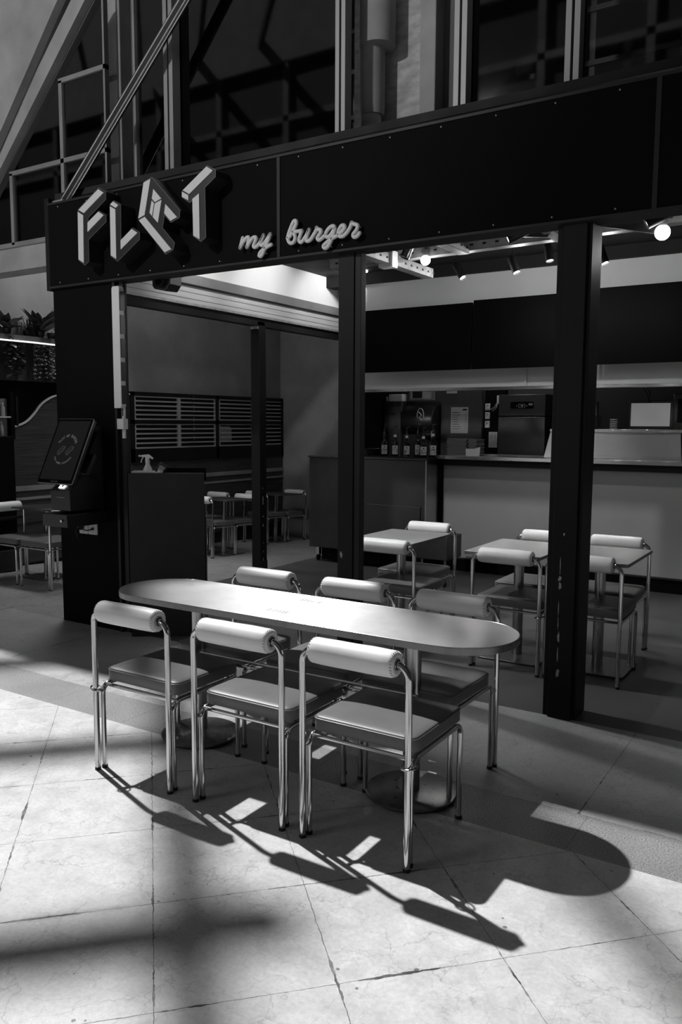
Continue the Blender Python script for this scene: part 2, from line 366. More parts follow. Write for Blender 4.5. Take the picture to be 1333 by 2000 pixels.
# ---- raking concrete on the left
def up(pts, Y0, Y1):    # same outline carried to a plane further back
    k = Y1/Y0; return [(x*k, 1.65+(z-1.65)*k) for x, z in pts]
struct(MB().prism(up([(-5.36, 5.15), (-5.6, 4.90), (-6.40, 4.02), (-7.6, 2.75), (-9.5, 2.75), (-9.5, 5.15)], 4.55, 4.80), 'y', 4.80, 4.87).build('wall_front', 'concrete', smooth=False), 'large raking concrete wall at the upper left')
t = thing('raking_beam', 'diagonal concrete beam under the raking wall, left of the stay rod', 'beam', (-6.5, 4.88, 3.2))
pw(MB().prism(up([(-5.3, 5.12), (-5.51, 5.005), (-6.499, 4.042), (-7.7, 2.87), (-7.7, 2.6), (-6.512, 3.841), (-5.349, 4.964), (-5.2, 5.10)], 4.66, 4.88), 'y', 4.88, 4.95), 'face', 'concrete', t, smooth=False)
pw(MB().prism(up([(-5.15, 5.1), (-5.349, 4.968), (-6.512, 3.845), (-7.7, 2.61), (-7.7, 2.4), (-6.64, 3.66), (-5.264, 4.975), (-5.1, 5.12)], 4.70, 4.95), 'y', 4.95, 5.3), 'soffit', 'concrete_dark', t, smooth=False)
t = thing('lintel_beam', 'horizontal concrete lintel behind the left end of the black fascia', 'beam', (-7, 4.75, 3.0))
pw(bx(-11, -5.3, 4.75, 4.95, 3.0, 3.22), 'lintel', 'concrete', t, smooth=False)

# ---- upper window frames and glass: Y = 4.75
def window(n, x0, x1, z0, z1, mx=(), mz=(), glass=True, fw=.022):
    root = bpy.data.objects.new('window_%d' % n, None); C.objects.link(root); root.location = (x0, 4.75, z0); root['kind'] = 'structure'
    mb = MB()
    mb.box(x0, x1, 4.72, 4.79, z0-.02, z0+.02); mb.box(x0, x1, 4.72, 4.79, z1-.02, z1+.02)
    mb.box(x0, x0+fw, 4.72, 4.79, z0, z1); mb.box(x1-fw, x1, 4.72, 4.79, z0, z1)
    for x in mx: mb.box(x-.018, x+.018, 4.735, 4.78, z0, z1)
    for z in mz: mb.box(x0, x1, 4.735, 4.78, z-.018, z+.018)
    pw(mb, 'window_frame', 'frame', root, smooth=False)
    if glass: pw(bx(x0+.01, x1-.01, 4.752, 4.76, z0, z1), 'pane', 'glass', root, smooth=False)
    return root
root = bpy.data.objects.new('window_1', None); C.objects.link(root); root.location = (-5.8, 4.75, 3.2); root['kind'] = 'structure'
pw(MB().box(-6.475, -6.435, 4.735, 4.78, 3.22, 3.83).box(-5.79, -5.75, 4.735, 4.78, 3.22, 4.468).box(-6.475, -5.23, 4.735, 4.78, 3.812, 3.848).box(-5.79, -5.23, 4.735, 4.78, 4.45, 4.486).box(-5.25, -5.23, 4.735, 4.78, 3.22, 5.2).box(-6.9, -5.23, 4.735, 4.78, 3.2, 3.24), 'window_frame', 'frame', root, smooth=False)
pw(MB().prism([(-7.0, 3.2), (-5.24, 3.2), (-5.24, 4.97), (-5.28, 4.95), (-6.62, 3.68)], 'y', 4.754, 4.76), 'pane', 'glass', root, smooth=False)
window(2, -4.90, -4.50, 3.53, 5.2)
window(3, -4.49, -2.985, 3.53, 5.2)
window(4, -2.13, -1.475, 3.53, 5.2)
window(5, -1.455, .5, 3.53, 5.2)
def mull(x0, x1):
    t = thing('mullion', MULL[0], 'mullion', ((x0+x1)/2, 4.72, 3.38), group=None); MULL.pop(0)
    pw(bx(x0, (x0+x1)/2-.008, 4.66, 4.74, 3.50, 5.2), 'profile', 'frame', t, smooth=False)
    pw(bx((x0+x1)/2+.008, x1, 4.66, 4.74, 3.50, 5.2), 'profile', 'frame', t, smooth=False)
    pw(bx((x0+x1)/2-.008, (x0+x1)/2+.008, 4.70, 4.74, 3.50, 5.2), 'groove_strip', 'black_paint', t, smooth=False)
MULL = ['double metal mullion above the A and T of the sign', 'double metal mullion beside the cylindrical concrete pipe', 'metal mullion left of the gridded upper window', 'double metal mullion above the right shop post']
mull(-4.52, -4.43); mull(-3.0, -2.925); mull(-2.16, -2.08); mull(-1.49, -1.41)
struct(bx(-5.5, 1.5, 4.60, 4.80, 3.49, 3.51).build('trim_3', 'dark_paint', smooth=False))
# concrete uprights behind / between the glazing
def cblock(name, label, parts, cat='pillar'):
    t = thing(name, label, cat, ((parts[0][1]+parts[0][2])/2, parts[0][3], parts[0][5]))
    for p in parts: pw(bx(*p[1:7]), p[0], p[7], t, smooth=False, bevel=.008)
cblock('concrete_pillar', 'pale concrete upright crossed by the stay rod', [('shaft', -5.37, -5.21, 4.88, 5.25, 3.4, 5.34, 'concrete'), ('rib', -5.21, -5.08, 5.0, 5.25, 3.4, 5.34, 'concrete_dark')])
cblock('concrete_pillar', 'dark stepped concrete block with a notch, just above the sign', [('shaft', -5.68, -5.10, 5.3, 5.7, 4.17, 5.34, 'concrete_dark'), ('lower_block', -5.68, -5.50, 5.3, 5.7, 3.49, 4.17, 'concrete'), ('lower_block', -5.34, -5.10, 5.32, 5.7, 3.49, 4.17, 'concrete_dark'), ('notch_wall', -5.50, -5.34, 5.45, 5.7, 3.49, 4.17, 'concrete_rough')])  # lit slab and notch put into the colour as paler concrete
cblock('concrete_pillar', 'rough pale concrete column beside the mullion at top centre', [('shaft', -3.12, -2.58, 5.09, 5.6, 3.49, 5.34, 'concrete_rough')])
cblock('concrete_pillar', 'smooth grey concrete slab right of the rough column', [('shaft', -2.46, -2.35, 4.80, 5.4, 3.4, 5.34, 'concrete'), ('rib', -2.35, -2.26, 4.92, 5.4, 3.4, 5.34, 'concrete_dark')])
t = thing('drain_pipe', 'stepped cylindrical pipe in front of the rough concrete column', 'pipe', (-2.9, 4.98, 3.9))
pw(MB().lathe([(.12, 4.15), (.12, 5.25)], (-2.86, 4.965, 0)), 'collar', 'concrete', t)
pw(MB().lathe([(.08, 3.72), (.085, 3.78), (.085, 4.15)], (-2.90, 4.97, 0)), 'pipe', 'concrete', t)
pw(MB().lathe([(.07, 3.4), (.07, 3.74)], (-2.91, 4.97, 0)), 'sleeve', 'concrete_rough', t)
# bar grids added behind the glass to imitate reflected grid lines
for i, (xa, xb, lab) in enumerate([(-5.1, -3.0, 'added bar grid imitating reflected lines in the wide central upper window'), (-2.4, .4, 'added bar grid imitating reflected lines in the upper right windows')]):
    g = MB(); x = xa
    while x < xb: g.box(x-.02, x+.02, 6.2, 6.25, 3.5, 5.34); x += .62
    for z in (3.85, 4.25, 4.62, 4.95): g.box(xa, xb, 6.18, 6.24, z-.018, z+.018)
    tag(g.build('window_grid', 'frame', smooth=False), lab, 'grid')

# ---- far side of the hall, behind the camera
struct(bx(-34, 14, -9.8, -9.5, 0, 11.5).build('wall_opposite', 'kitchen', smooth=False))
struct(bx(-34, 14, -9.8, -9.4, 11.5, 19).build('wall_opposite', 'concrete', smooth=False))
g = MB(); x = -33
while x < 13: g.box(x-.09, x+.09, -9.5, -9.42, 0, 11.5); x += 2.4
for z in (3, 5.4, 7.8, 10.0): g.box(-34, 14, -9.5, -9.42, z-.08, z+.08)
tag(g.build('window_grid', 'frame', smooth=False), 'pale glazing grid on the far side of the hall, behind the camera', 'grid')
# ---- roof glazing bars of the hall, high above
Ux, Uy, Nx, Ny = .701, .713, .713, -.701
def roofbar(kind, c, half=.11, x1=20):
    mb = MB().box(-20, x1, -half, half, 0, .25)
    ang = math.atan2(Uy, Ux) if kind == 'n' else math.atan2(Ny, Nx)
    mid = (Nx*c, Ny*c) if kind == 'n' else (Ux*c, Uy*c)
    # centre the bar over the hall
    o = mb.build('roof_beam', 'dark_paint', smooth=False); o.location = (mid[0]+(-8.4 if 0 else 0), mid[1], 12); o.rotation_euler = (0, 0, ang)
    o['kind'] = 'structure'; return o
for k in range(-4, 5):
    roofbar('n', -2.53-7.88+1.64*k, .085 if k == 0 else .06, -3.3 if k == 0 else 20); roofbar('u', .04-3.69+1.41*k, .075 if k == 0 else .05)

# ---- shop side rail (left opening)
t = thing('roller_rail', 'pale metal roller rail along the left side of the shop', 'rail', (-5.65, 6.7, 2.8))
pw(bx(-5.70, -5.60, 4.6, 8.9, 2.80, 2.985), 'rail_face', 'rail', t, bevel=.004)
pw(bx(-5.68, -5.585, 4.6, 8.9, 2.795, 2.82), 'lip', 'galv', t)
pw(MB().prism([(-5.60, 2.995), (-5.585, 3.0), (-5.57, 3.09), (-5.72, 3.09), (-5.72, 2.995)], 'y', 4.6, 8.9), 'cornice', 'frame', t)
pw(bx(-5.70, -5.61, 4.6, 8.9, 2.71, 2.795), 'track', 'black_paint', t)
pw(bx(-5.61, -5.575, 4.6, 8.9, 2.983, 2.996), 'shadow_gap', 'black_paint', t)
for zz in (2.86, 2.92): pw(bx(-5.601, -5.598, 4.6, 8.9, zz, zz+.003), 'fine_groove', 'dark_paint', t)
t = thing('door_post', 'thin black post standing between the two left openings', 'post', (-5.62, 7.3, 0))
pw(bx(-5.72, -5.60, 7.18, 7.30, -.15, 2.72), 'shaft', 'black_paint', t, bevel=.003)
pw(bx(-5.71, -5.61, 7.17, 7.29, 2.68, 2.76), 'bracket', 'galv', t)
pw(bx(-5.598, -5.585, 7.19, 7.29, 0, .10), 'foot_plate', 'dark_paint', t)
random.seed(3)
for z, h in ((.74, .09), (.49, .03), (.60, .012), (.30, .01), (.10, .03), (.2, .012), (.92, .01)): pw(bx(-5.6, -5.5985, 7.225, 7.237, z, z+h), 'paint_chip', 'chip', t)

# ================================================================ fascia + posts
t = thing('shop_fascia', 'long black fascia board across the top of the shop front', 'fascia', (-3, 4.4, 2.72))
pw(bx(-5.525, 1.4, 4.38, 4.52, 2.72, 3.36), 'board', 'black_panel', t, bevel=.003)
pw(bx(-5.575, -5.525, 4.385, 4.50, 2.70, 3.415), 'end_post', 'black_paint', t, bevel=.003)
pw(bx(-5.525, 1.4, 4.372, 4.53, 3.352, 3.368), 'top_edge', 'dark_paint', t)
pw(bx(-5.525, 1.4, 4.372, 4.53, 2.712, 2.726), 'bottom_edge', 'dark_paint', t)
for x in (-3.25, -.92): pw(bx(x-.012, x+.012, 4.374, 4.39, 2.725, 3.353), 'joint_strip', 'dark_paint', t)
s = MB(); x = -5.4
while x < 1.2:
    for z in (2.75, 3.33): s.ball((x, 4.377, z), .0055, 8)
    x += .33
pw(s, 'screw', 'galv', t)
t = thing('steel_post', 'thick black steel post with chipped paint at the right of the front table', 'post', (-1.33, 4.43, 0))
pw(bx(-1.42, -1.385, 4.43, 4.56, 0, 2.72), 'flange', 'black_paint', t, bevel=.003)
pw(bx(-1.385, -1.255, 4.405, 4.57, 0, 2.72), 'web', 'black_paint', t, bevel=.003)
pw(bx(-1.255, -1.235, 4.43, 4.62, 0, 2.72), 'flange', 'black_paint', t, bevel=.003)
def blob(cx, cz, w_, h_, y, n=14):
    return [(cx+w_*math.cos(2*math.pi*i/n)*random.uniform(.45, 1), cz+h_*math.sin(2*math.pi*i/n)*random.uniform(.5, 1)) for i in range(n)]
random.seed(11)
for cx, cz, w_, h_ in ((-1.338, .80, .012, .02), (-1.336, .76, .010, .025), (-1.335, .47, .009, .04), (-1.334, .265, .014, .03), (-1.34, .63, .003, .05), (-1.34, .55, .003, .04), (-1.338, .87, .003, .06), (-1.337, .37, .004, .05), (-1.323, 1.05, .006, .012)):
    pw(MB().prism(blob(cx, cz, w_, h_, 0), 'y', 4.4035, 4.4055), 'paint_chip', 'chip', t)
t = thing('steel_post', 'slimmer black post standing behind the front table', 'post', (-2.76, 4.43, 0))
pw(bx(-2.82, -2.705, 4.43, 4.50, 0, 2.72), 'shaft', 'black_paint', t, bevel=.003)
pw(bx(-2.705, -2.66, 4.44, 4.50, 0, 2.72), 'side_channel', 'dark_paint', t, bevel=.003)
cm = MB().prism(blob(-2.79, .80, .014, .028, 0), 'y', 4.4285, 4.4305); pw(cm, 'paint_chip', 'chip', t)
t = thing('corner_pillar', 'wide black pillar carrying the ordering kiosk at the left shop corner', 'pillar', (-5.15, 4.41, 0))
pw(bx(-5.53, -4.84, 4.41, 4.47, 0, 2.72), 'casing', 'black_panel', t, bevel=.004)
pw(bx(-4.84, -4.815, 4.40, 4.44, 0, 2.72), 'edge_angle', 'dark_paint', t)
pw(bx(-4.815, -4.79, 4.43, 4.5, 0, 2.72), 'gap_strip', 'black_paint', t)
pw(bx(-4.79, -4.747, 4.42, 4.45, 0, 2.72), 'side_channel', 'dark_paint', t, bevel=.003)
t = thing('heater_strip', 'tall white box fixed to the inner edge of the corner pillar', 'heater', (-4.76, 4.39, 1.76))
pw(MB().prism([(-4.815, 1.76), (-4.745, 1.76), (-4.735, 1.78), (-4.735, 2.66), (-4.745, 2.67), (-4.805, 2.67), (-4.815, 2.655)], 'y', 4.37, 4.42), 'housing', 'white_plastic', t, bevel=.004)
for i in range(5): pw(bx(-4.735, -4.727, 4.375, 4.418, 1.79+i*.175, 1.93+i*.175), 'vent_slot', 'black_plastic', t)
t = thing('door_sensor', 'small white switch box with a perforated strip below the white heater', 'sensor', (-4.745, 4.40, 1.5))
pw(bx(-4.79, -4.72, 4.37, 4.42, 1.60, 1.68), 'housing', 'white_plastic', t, bevel=.004)
pw(bx(-4.77, -4.745, 4.405, 4.42, 1.53, 1.80), 'mounting_strip', 'white_plastic', t)
pw(bx(-4.763, -4.753, 4.402, 4.406, 1.70, 1.785), 'slot', 'black_plastic', t)

# stay rod
t = thing('stay_rod', 'diagonal metal stay rising from the left end of the fascia', 'stay rod', (-5.45, 4.45, 3.36))
A, B = Vector((-5.47, 4.47, 3.36)), Vector((-3.95, 4.60, 4.92))
off = Vector((.03, 0, -.028))
pw(MB().tube([A-off, B-off], .010, 10), 'bar', 'chrome', t); pw(MB().tube([A+off, B+off], .008, 10), 'bar', 'chrome', t)
pw(MB().tube([A+off*.3, B+off*.3], .006, 10), 'bar', 'galv', t)
d_ = (B-A); mb = MB()
mb.add([A-off, B-off, B+off, A+off, A-off+Vector((0, .02, 0)), B-off+Vector((0, .02, 0)), B+off+Vector((0, .02, 0)), A+off+Vector((0, .02, 0))], [(0, 1, 2, 3), (4, 7, 6, 5), (0, 4, 5, 1), (3, 2, 6, 7), (0, 3, 7, 4), (1, 5, 6, 2)])
pw(mb, 'web_plate', 'dark_paint', t, smooth=False)
pw(bx(-5.52, -5.40, 4.42, 4.50, 3.355, 3.40), 'anchor', 'galv', t, bevel=.005)

# moving head light
t = thing('projector_lamp', 'small black swivelling lamp hung under the fascia near the pillar', 'lamp', (-4.48, 4.6, 2.8))
pw(MB().prism([(-4.57, 2.80), (-4.57, 2.68), (-4.55, 2.655), (-4.43, 2.635), (-4.39, 2.68), (-4.38, 2.80)], 'y', 4.55, 4.68), 'housing', 'black_plastic', t, bevel=.008)
pw(bx(-4.60, -4.57, 4.56, 4.66, 2.74, 2.84), 'arm', 'black_plastic', t); pw(bx(-4.38, -4.35, 4.56, 4.66, 2.74, 2.84), 'arm', 'black_plastic', t)
pw(MB().lathe([(.045, 0), (.045, -.03), (.03, -.032), (.03, -.02), (.001, -.015)], (-4.47, 4.55, 2.70), 'y', cap=False), 'lens_ring', 'black_paint', t)
pw(MB().lathe([(.028, 0), (.001, -.01)], (-4.47, 4.52, 2.70), 'y'), 'lens', 'screen', t)
pw(bx(-4.50, -4.45, 4.545, 4.55, 2.765, 2.782), 'sticker', 'paper', t)
pw(bx(-4.62, -4.33, 4.56, 4.66, 2.82, 2.86), 'mount', 'black_plastic', t)

# ================================================================ sign lettering
LT = {"F_out": [[-4.78, 3.353], [-4.707, 3.314], [-4.71, 3.261], [-4.901, 3.155], [-4.906, 3.127], [-4.782, 3.189], [-4.71, 3.149], [-4.711, 3.104], [-4.905, 2.999], [-4.907, 2.841], [-4.952, 2.818], [-5.021, 2.863], [-5.011, 3.227]], "F_p1": [[-4.779, 3.342], [-4.724, 3.31], [-4.944, 3.192], [-5.001, 3.222]], "F_p2": [[-5.008, 3.214], [-4.949, 3.18], [-4.957, 2.831], [-5.014, 2.864]], "F_p3": [[-4.786, 3.184], [-4.729, 3.152], [-4.908, 3.053], [-4.905, 3.119]], "L_out": [[-4.628, 3.241], [-4.557, 3.203], [-4.562, 2.954], [-4.444, 3.029], [-4.374, 2.99], [-4.375, 2.942], [-4.604, 2.812], [-4.672, 2.856], [-4.667, 3.217]], "L_p1": [[-4.63, 3.234], [-4.576, 3.202], [-4.604, 3.185], [-4.661, 3.217]], "L_p2": [[-4.663, 3.208], [-4.607, 3.178], [-4.61, 2.826], [-4.666, 2.858]], "L_p3": [[-4.446, 3.021], [-4.39, 2.988], [-4.563, 2.89], [-4.562, 2.954]], "A_out": [[-4.246, 3.346], [-3.984, 3.089], [-3.992, 3.042], [-4.072, 3.02], [-4.13, 3.076], [-4.151, 2.993], [-4.039, 2.88], [-4.054, 2.836], [-4.127, 2.813], [-4.382, 3.076], [-4.323, 3.323]], "A_p1": [[-4.252, 3.336], [-4.316, 3.098], [-4.379, 3.082], [-4.319, 3.32]], "A_p2": [[-4.316, 3.089], [-4.065, 2.839], [-4.128, 2.823], [-4.375, 3.072]], "A_p3": [[-4.226, 3.263], [-4.153, 3.189], [-4.215, 3.172], [-4.243, 3.201]], "A_p4": [[-4.244, 3.189], [-4.222, 3.166], [-4.244, 3.082], [-4.267, 3.108]], "A_p5": [[-4.15, 3.18], [-4.189, 3.03], [-4.237, 3.075], [-4.215, 3.165]], "A_p6": [[-4.115, 3.148], [-4.008, 3.046], [-4.07, 3.029], [-4.128, 3.087]], "T_out": [[-3.736, 3.342], [-3.663, 3.304], [-3.666, 3.261], [-3.759, 3.206], [-3.756, 2.885], [-3.8, 2.861], [-3.868, 2.905], [-3.869, 3.14], [-3.897, 3.127], [-3.963, 3.17], [-3.962, 3.213]], "T_p1": [[-3.737, 3.337], [-3.682, 3.303], [-3.897, 3.181], [-3.954, 3.214]], "T_p2": [[-3.96, 3.207], [-3.902, 3.176], [-3.903, 3.142], [-3.961, 3.173]], "T_p3": [[-3.807, 3.176], [-3.806, 2.874], [-3.863, 2.906], [-3.867, 3.148]], "S_m": [[[-3.52, 2.873], [-3.531, 2.844], [-3.544, 2.81]], [[-3.544, 2.81], [-3.518, 2.845], [-3.484, 2.872], [-3.467, 2.865], [-3.476, 2.838], [-3.486, 2.807]], [[-3.486, 2.807], [-3.459, 2.842], [-3.43, 2.866], [-3.407, 2.86], [-3.419, 2.834], [-3.43, 2.813], [-3.422, 2.802], [-3.397, 2.81], [-3.368, 2.838], [-3.347, 2.871]]], "S_y": [[[-3.347, 2.871], [-3.364, 2.841], [-3.374, 2.82], [-3.364, 2.808], [-3.343, 2.817], [-3.315, 2.845], [-3.292, 2.872]], [[-3.292, 2.872], [-3.311, 2.829], [-3.335, 2.787], [-3.356, 2.751], [-3.373, 2.739], [-3.383, 2.748], [-3.372, 2.766], [-3.335, 2.787], [-3.284, 2.804]]], "S_b": [[[-3.154, 2.829], [-3.131, 2.843], [-3.092, 2.897], [-3.084, 2.92], [-3.095, 2.931], [-3.111, 2.92], [-3.135, 2.877], [-3.15, 2.839], [-3.146, 2.81], [-3.127, 2.795], [-3.105, 2.801], [-3.094, 2.823], [-3.099, 2.848], [-3.113, 2.868]], [[-3.113, 2.859], [-3.08, 2.863], [-3.041, 2.863]]], "S_u": [[[-3.041, 2.863], [-3.055, 2.834], [-3.064, 2.807], [-3.055, 2.794], [-3.037, 2.798], [-3.007, 2.831], [-2.986, 2.863]], [[-2.986, 2.863], [-2.999, 2.834], [-3.007, 2.804], [-2.999, 2.794], [-2.976, 2.8], [-2.953, 2.825], [-2.931, 2.853], [-2.929, 2.868]]], "S_r": [[[-2.929, 2.868], [-2.92, 2.858], [-2.897, 2.848], [-2.899, 2.834], [-2.916, 2.815], [-2.923, 2.801], [-2.912, 2.791], [-2.89, 2.797]]], "S_g": [[[-2.89, 2.797], [-2.86, 2.82]], [[-2.792, 2.848], [-2.801, 2.861], [-2.819, 2.862], [-2.845, 2.846], [-2.86, 2.823], [-2.856, 2.805], [-2.838, 2.803], [-2.816, 2.821], [-2.792, 2.851]], [[-2.792, 2.851], [-2.804, 2.814], [-2.826, 2.769], [-2.848, 2.742], [-2.867, 2.737], [-2.878, 2.747], [-2.867, 2.761], [-2.826, 2.784], [-2.772, 2.804]]], "S_e": [[[-2.772, 2.804], [-2.743, 2.822], [-2.722, 2.843], [-2.728, 2.857], [-2.746, 2.856], [-2.764, 2.833], [-2.768, 2.81], [-2.755, 2.795], [-2.732, 2.795], [-2.706, 2.812], [-2.682, 2.841], [-2.671, 2.868]]], "S_r2": [[[-2.671, 2.868], [-2.664, 2.86], [-2.639, 2.851], [-2.628, 2.841], [-2.639, 2.818], [-2.66, 2.797], [-2.658, 2.782], [-2.638, 2.78], [-2.624, 2.79], [-2.615, 2.799]]]}
def letter(ch, out, panels, label):
    t = thing('sign_letter', label, 'sign letter', (out[0][0], 4.38, out[0][1]), group='raised letters of the shop sign')
    # black body with return back to the fascia
    pw(MB().prism(out, 'y', 4.245, 4.378), 'letter_body', 'letter_side', t, smooth=False)
    # thin metal rim along the front edge
    e = MB(); n = len(out)
    for i in range(n):
        a, b = out[i], out[(i+1) % n]
        e.tube([(a[0], 4.245, a[1]), (b[0], 4.245, b[1])], .0015, 6)
    pw(e, 'rim', 'letter_edge', t)
    for p in panels:
        cx = sum(q[0] for q in p)/len(p); cz = sum(q[1] for q in p)/len(p)
        pp = [(cx+(q[0]-cx)*.985, cz+(q[1]-cz)*.985) for q in p]
        pw(MB().prism(pp, 'y', 4.238, 4.246), 'face_panel', 'letter_face', t, smooth=False)
letter('F', LT['F_out'], [LT['F_p1'], LT['F_p2'], LT['F_p3']], 'raised three-dimensional letter F with pale faces on the black fascia')
letter('L', LT['L_out'], [LT['L_p1'], LT['L_p2'], LT['L_p3']], 'raised three-dimensional letter L with pale faces on the black fascia')
letter('A', LT['A_out'], [LT['A_p%d' % i] for i in range(1, 7)], 'raised tilted letter A with pale faces on the black fascia')
letter('T', LT['T_out'], [LT['T_p1'], LT['T_p2'], LT['T_p3']], 'raised three-dimensional letter T with pale faces on the black fascia')
def smooth_path(p, n=6):
    out = []
    P = [Vector((a, b)) for a, b in p]
    for i in range(len(P)-1):
        p0 = P[max(0, i-1)]; p1 = P[i]; p2 = P[i+1]; p3 = P[min(len(P)-1, i+2)]
        for k in range(n):
            s_ = k/n; out.append(.5*((2*p1)+(p2-p0)*s_+(2*p0-5*p1+4*p2-p3)*s_*s_+(3*p1-p0-3*p2+p3)*s_**3))
    out.append(P[-1]); return out
for word, keys, lab in (('my', ['S_m', 'S_y'], 'cursive word my in pale tubing on the black fascia'), ('burger', ['S_b', 'S_u', 'S_r', 'S_g', 'S_e', 'S_r2'], 'cursive word burger in pale tubing on the black fascia')):
    first = LT[keys[0]][0][0]
    t = thing('script_sign', lab, 'sign', (first[0], 4.38, first[1]))
    for kx in keys:
        mb = MB()
        for stroke in LT[kx]:
            pth = smooth_path(stroke); pts = [(q.x, 4.345, q.y) for q in pth]
            mb.tube(pts, .0125, 10); mb.ball(pts[0], .0125, 8); mb.ball(pts[-1], .0125, 8)
            for q in (pth[len(pth)//3], pth[2*len(pth)//3]): mb.tube([(q.x, 4.345, q.y), (q.x, 4.382, q.y)], .004, 6)
        pw(mb, 'letter', 'script', t)

# ================================================================ chair (local: origin on floor, back at -y, front at +y)
def make_chair(label, group):
    t = thing('tube_chair', label, 'chair', group=group)
    W = .235; yb = -.247; R = .0135
    Z = (0, 0, 1); Xv = (1, 0, 0)
    mb = MB()
    def hoop():
        p = [(-W, yb, 0.0), (-W, yb, .725)]
        p += arc((-W+.055, yb, .725), .055, 180, 90, Xv, Z, 8)[1:]
        p += arc((W-.055, yb, .725), .055, 90, 0, Xv, Z, 8)
        p += [(W, yb, 0.0)]
        return p
    mb.tube(hoop(), R, 14).build('back_frame', 'chrome', t)
    for s in (-1, 1):
        x = s*.228; ys = yb+.036; yf = .235; zr = .412
        # rear leg hugging the upright, bend, side rail, bend, front leg
        p = [(x, ys, 0), (x, ys, zr-.045)]
        p += arc((x, ys+.045, zr-.045), .045, 180, 90, (0, 1, 0), Z, 7)[1:]
        p += arc((x, yf-.04, zr-.04), .04, 90, 0, (0, 1, 0), Z, 7)
        p += [(x, yf, 0)]
        MB().tube(p, .0118, 12).build('side_frame', 'chrome', t)
        MB().tube([(s*W, yb, .385), (x, ys, .385)], .009, 8).build('weld', 'chrome', t)
        for (a, b) in ((s*W, yb), (x, ys), (x, yf)): MB().lathe([(.0142, 0.0), (.0142, .014)], (a, b, 0), n=12).build('foot_cap', 'rubber', t)
    MB().tube([(-.225, .20, .408), (.225, .20, .408)], .009, 10).build('front_stretcher', 'chrome', t)
    MB().tube([(-.225, -.19, .408), (.225, -.19, .408)], .009, 10).build('rear_stretcher', 'chrome', t)
    # roll cushion with puckered ends
    r = .050; L = .187; n = 40; prof = []
    steps = [(.020, -L+.006), (.030, -L-.001), (.040, -L), (.0465, -L+.007), (.0495, -L+.018)]
    k = [(.0502, -L+.05), (.0508, -.08), (.0505, 0), (.0508, .08), (.0502, L-.05)]
    prof = steps+k+[(a, -b) for a, b in steps[::-1]]
    mb = MB().lathe(prof, (0, yb, .78), 'x', n, cap=True)
    vs2 = []
    for (x, y, z) in mb.v:
        d = Vector((0, y-yb, z-.78)); ln = d.length
        if ln > .036:
            end = max(0, (abs(x)-(L-.045))/.045); a = math.atan2(d.z, d.y)
            wr = .0012*mnoise.noise(Vector((x*16, a*2.2, 3)))+.0010*mnoise.noise(Vector((x*40+a*3, a*5, 9)))+end*.0013*math.sin(a*22)
            d = d*(1+wr/ln); y, z = yb+d.y, .78+d.z-.0015*(1 if d.z < 0 else 0)
        vs2.append((x, y, z))
    mb.v = vs2
    ro = mb.build('roll_cushion', 'roll', t, ang=50)
    for s in (-1, 1):
        MB().lathe([(.022, s*(L-.012)), (.022, s*(L+.0005)), (.0175, s*(L+.001))], (0, yb, .78), 'x', 20, cap=False).build('end_ring', 'chrome_soft', ro)
        MB().lathe([(.0185, s*(L-.006)), (.0185, s*(L+.0002))], (0, yb, .78), 'x', 20).build('end_plug', 'rubber', ro)
        st = MB()
        for q in range(26):
            a = 2*math.pi*q/26; c = Vector((s*(L-.010), yb+.0490*math.cos(a), .78+.0490*math.sin(a)))
            c2 = Vector((s*(L-.002), yb+.0455*math.cos(a+.05), .78+.0455*math.sin(a+.05))); st.tube([c, c2], .0011, 5)
        st.build('stitching', 'letter_edge', ro)
    # seat pad: domed slab with piping
    x0, x1, y0, y1, z0, z1 = -.232, .232, -.188, .248, .428, .488
    g = MB(); NX, NY = 18, 18
    def prof2(u, v, ztop):
        return ztop+.008*(1-abs(u)**4)*(1-abs(v)**4)
    rc = .035
    def corner(u, v):
        hx, hy = (x1-x0)/2, (y1-y0)/2; x, y = u*hx, v*hy
        ax, ay = abs(x)-(hx-rc), abs(y)-(hy-rc)
        if ax > 0 and ay > 0:
            # map square corner to round corner
            mxx = max(ax, ay); ln = math.hypot(ax, ay)
            f = mxx/ln if ln > 0 else 1; x = math.copysign(hx-rc+ax*f, x); y = math.copysign(hy-rc+ay*f, y)
        return x+(x0+x1)/2, y+(y0+y1)/2
    layers = [(z0, .97), (z0+.004, 1.0), (z1-.010, 1.0), (z1-.003, .988), (z1, .965)]
    ring = []
    for i in range(NX): ring.append((-1+2*i/NX, -1))
    for i in range(NY): ring.append((1, -1+2*i/NY))
    for i in range(NX): ring.append((1-2*i/NX, 1))
    for i in range(NY): ring.append((-1, 1-2*i/NY))
    n = len(ring); vs_ = []; fs = []
    for z, sc in layers:
        for u, v in ring:
            x, y = corner(u, v); cx, cy = (x0+x1)/2, (y0+y1)/2
            vs_.append((cx+(x-cx)*sc, cy+(y-cy)*sc, z))
    for l in range(len(layers)-1):
        for i in range(n): fs.append((l*n+i, l*n+(i+1) % n, (l+1)*n+(i+1) % n, (l+1)*n+i))
    prev = (len(layers)-1)*n
    for kx in (.88, .7, .45, .2):
        base = len(vs_)
        for u, v in ring:
            x, y = corner(u, v); cx, cy = (x0+x1)/2, (y0+y1)/2
            vs_.append((cx+(x-cx)*.965*kx, cy+(y-cy)*.965*kx, z1+.008*(1-kx**4)+.0012*mnoise.noise(Vector((x*14*kx, y*14*kx, 2)))))
        for i in range(n): fs.append((prev+i, prev+(i+1) % n, base+(i+1) % n, base+i))
        prev = base
    fs.append(tuple(prev+i for i in range(n))); fs.append(tuple(range(n))[::-1])
    se = g.add(vs_, fs).build('seat', 'seat', t, ang=60)
    pts = []
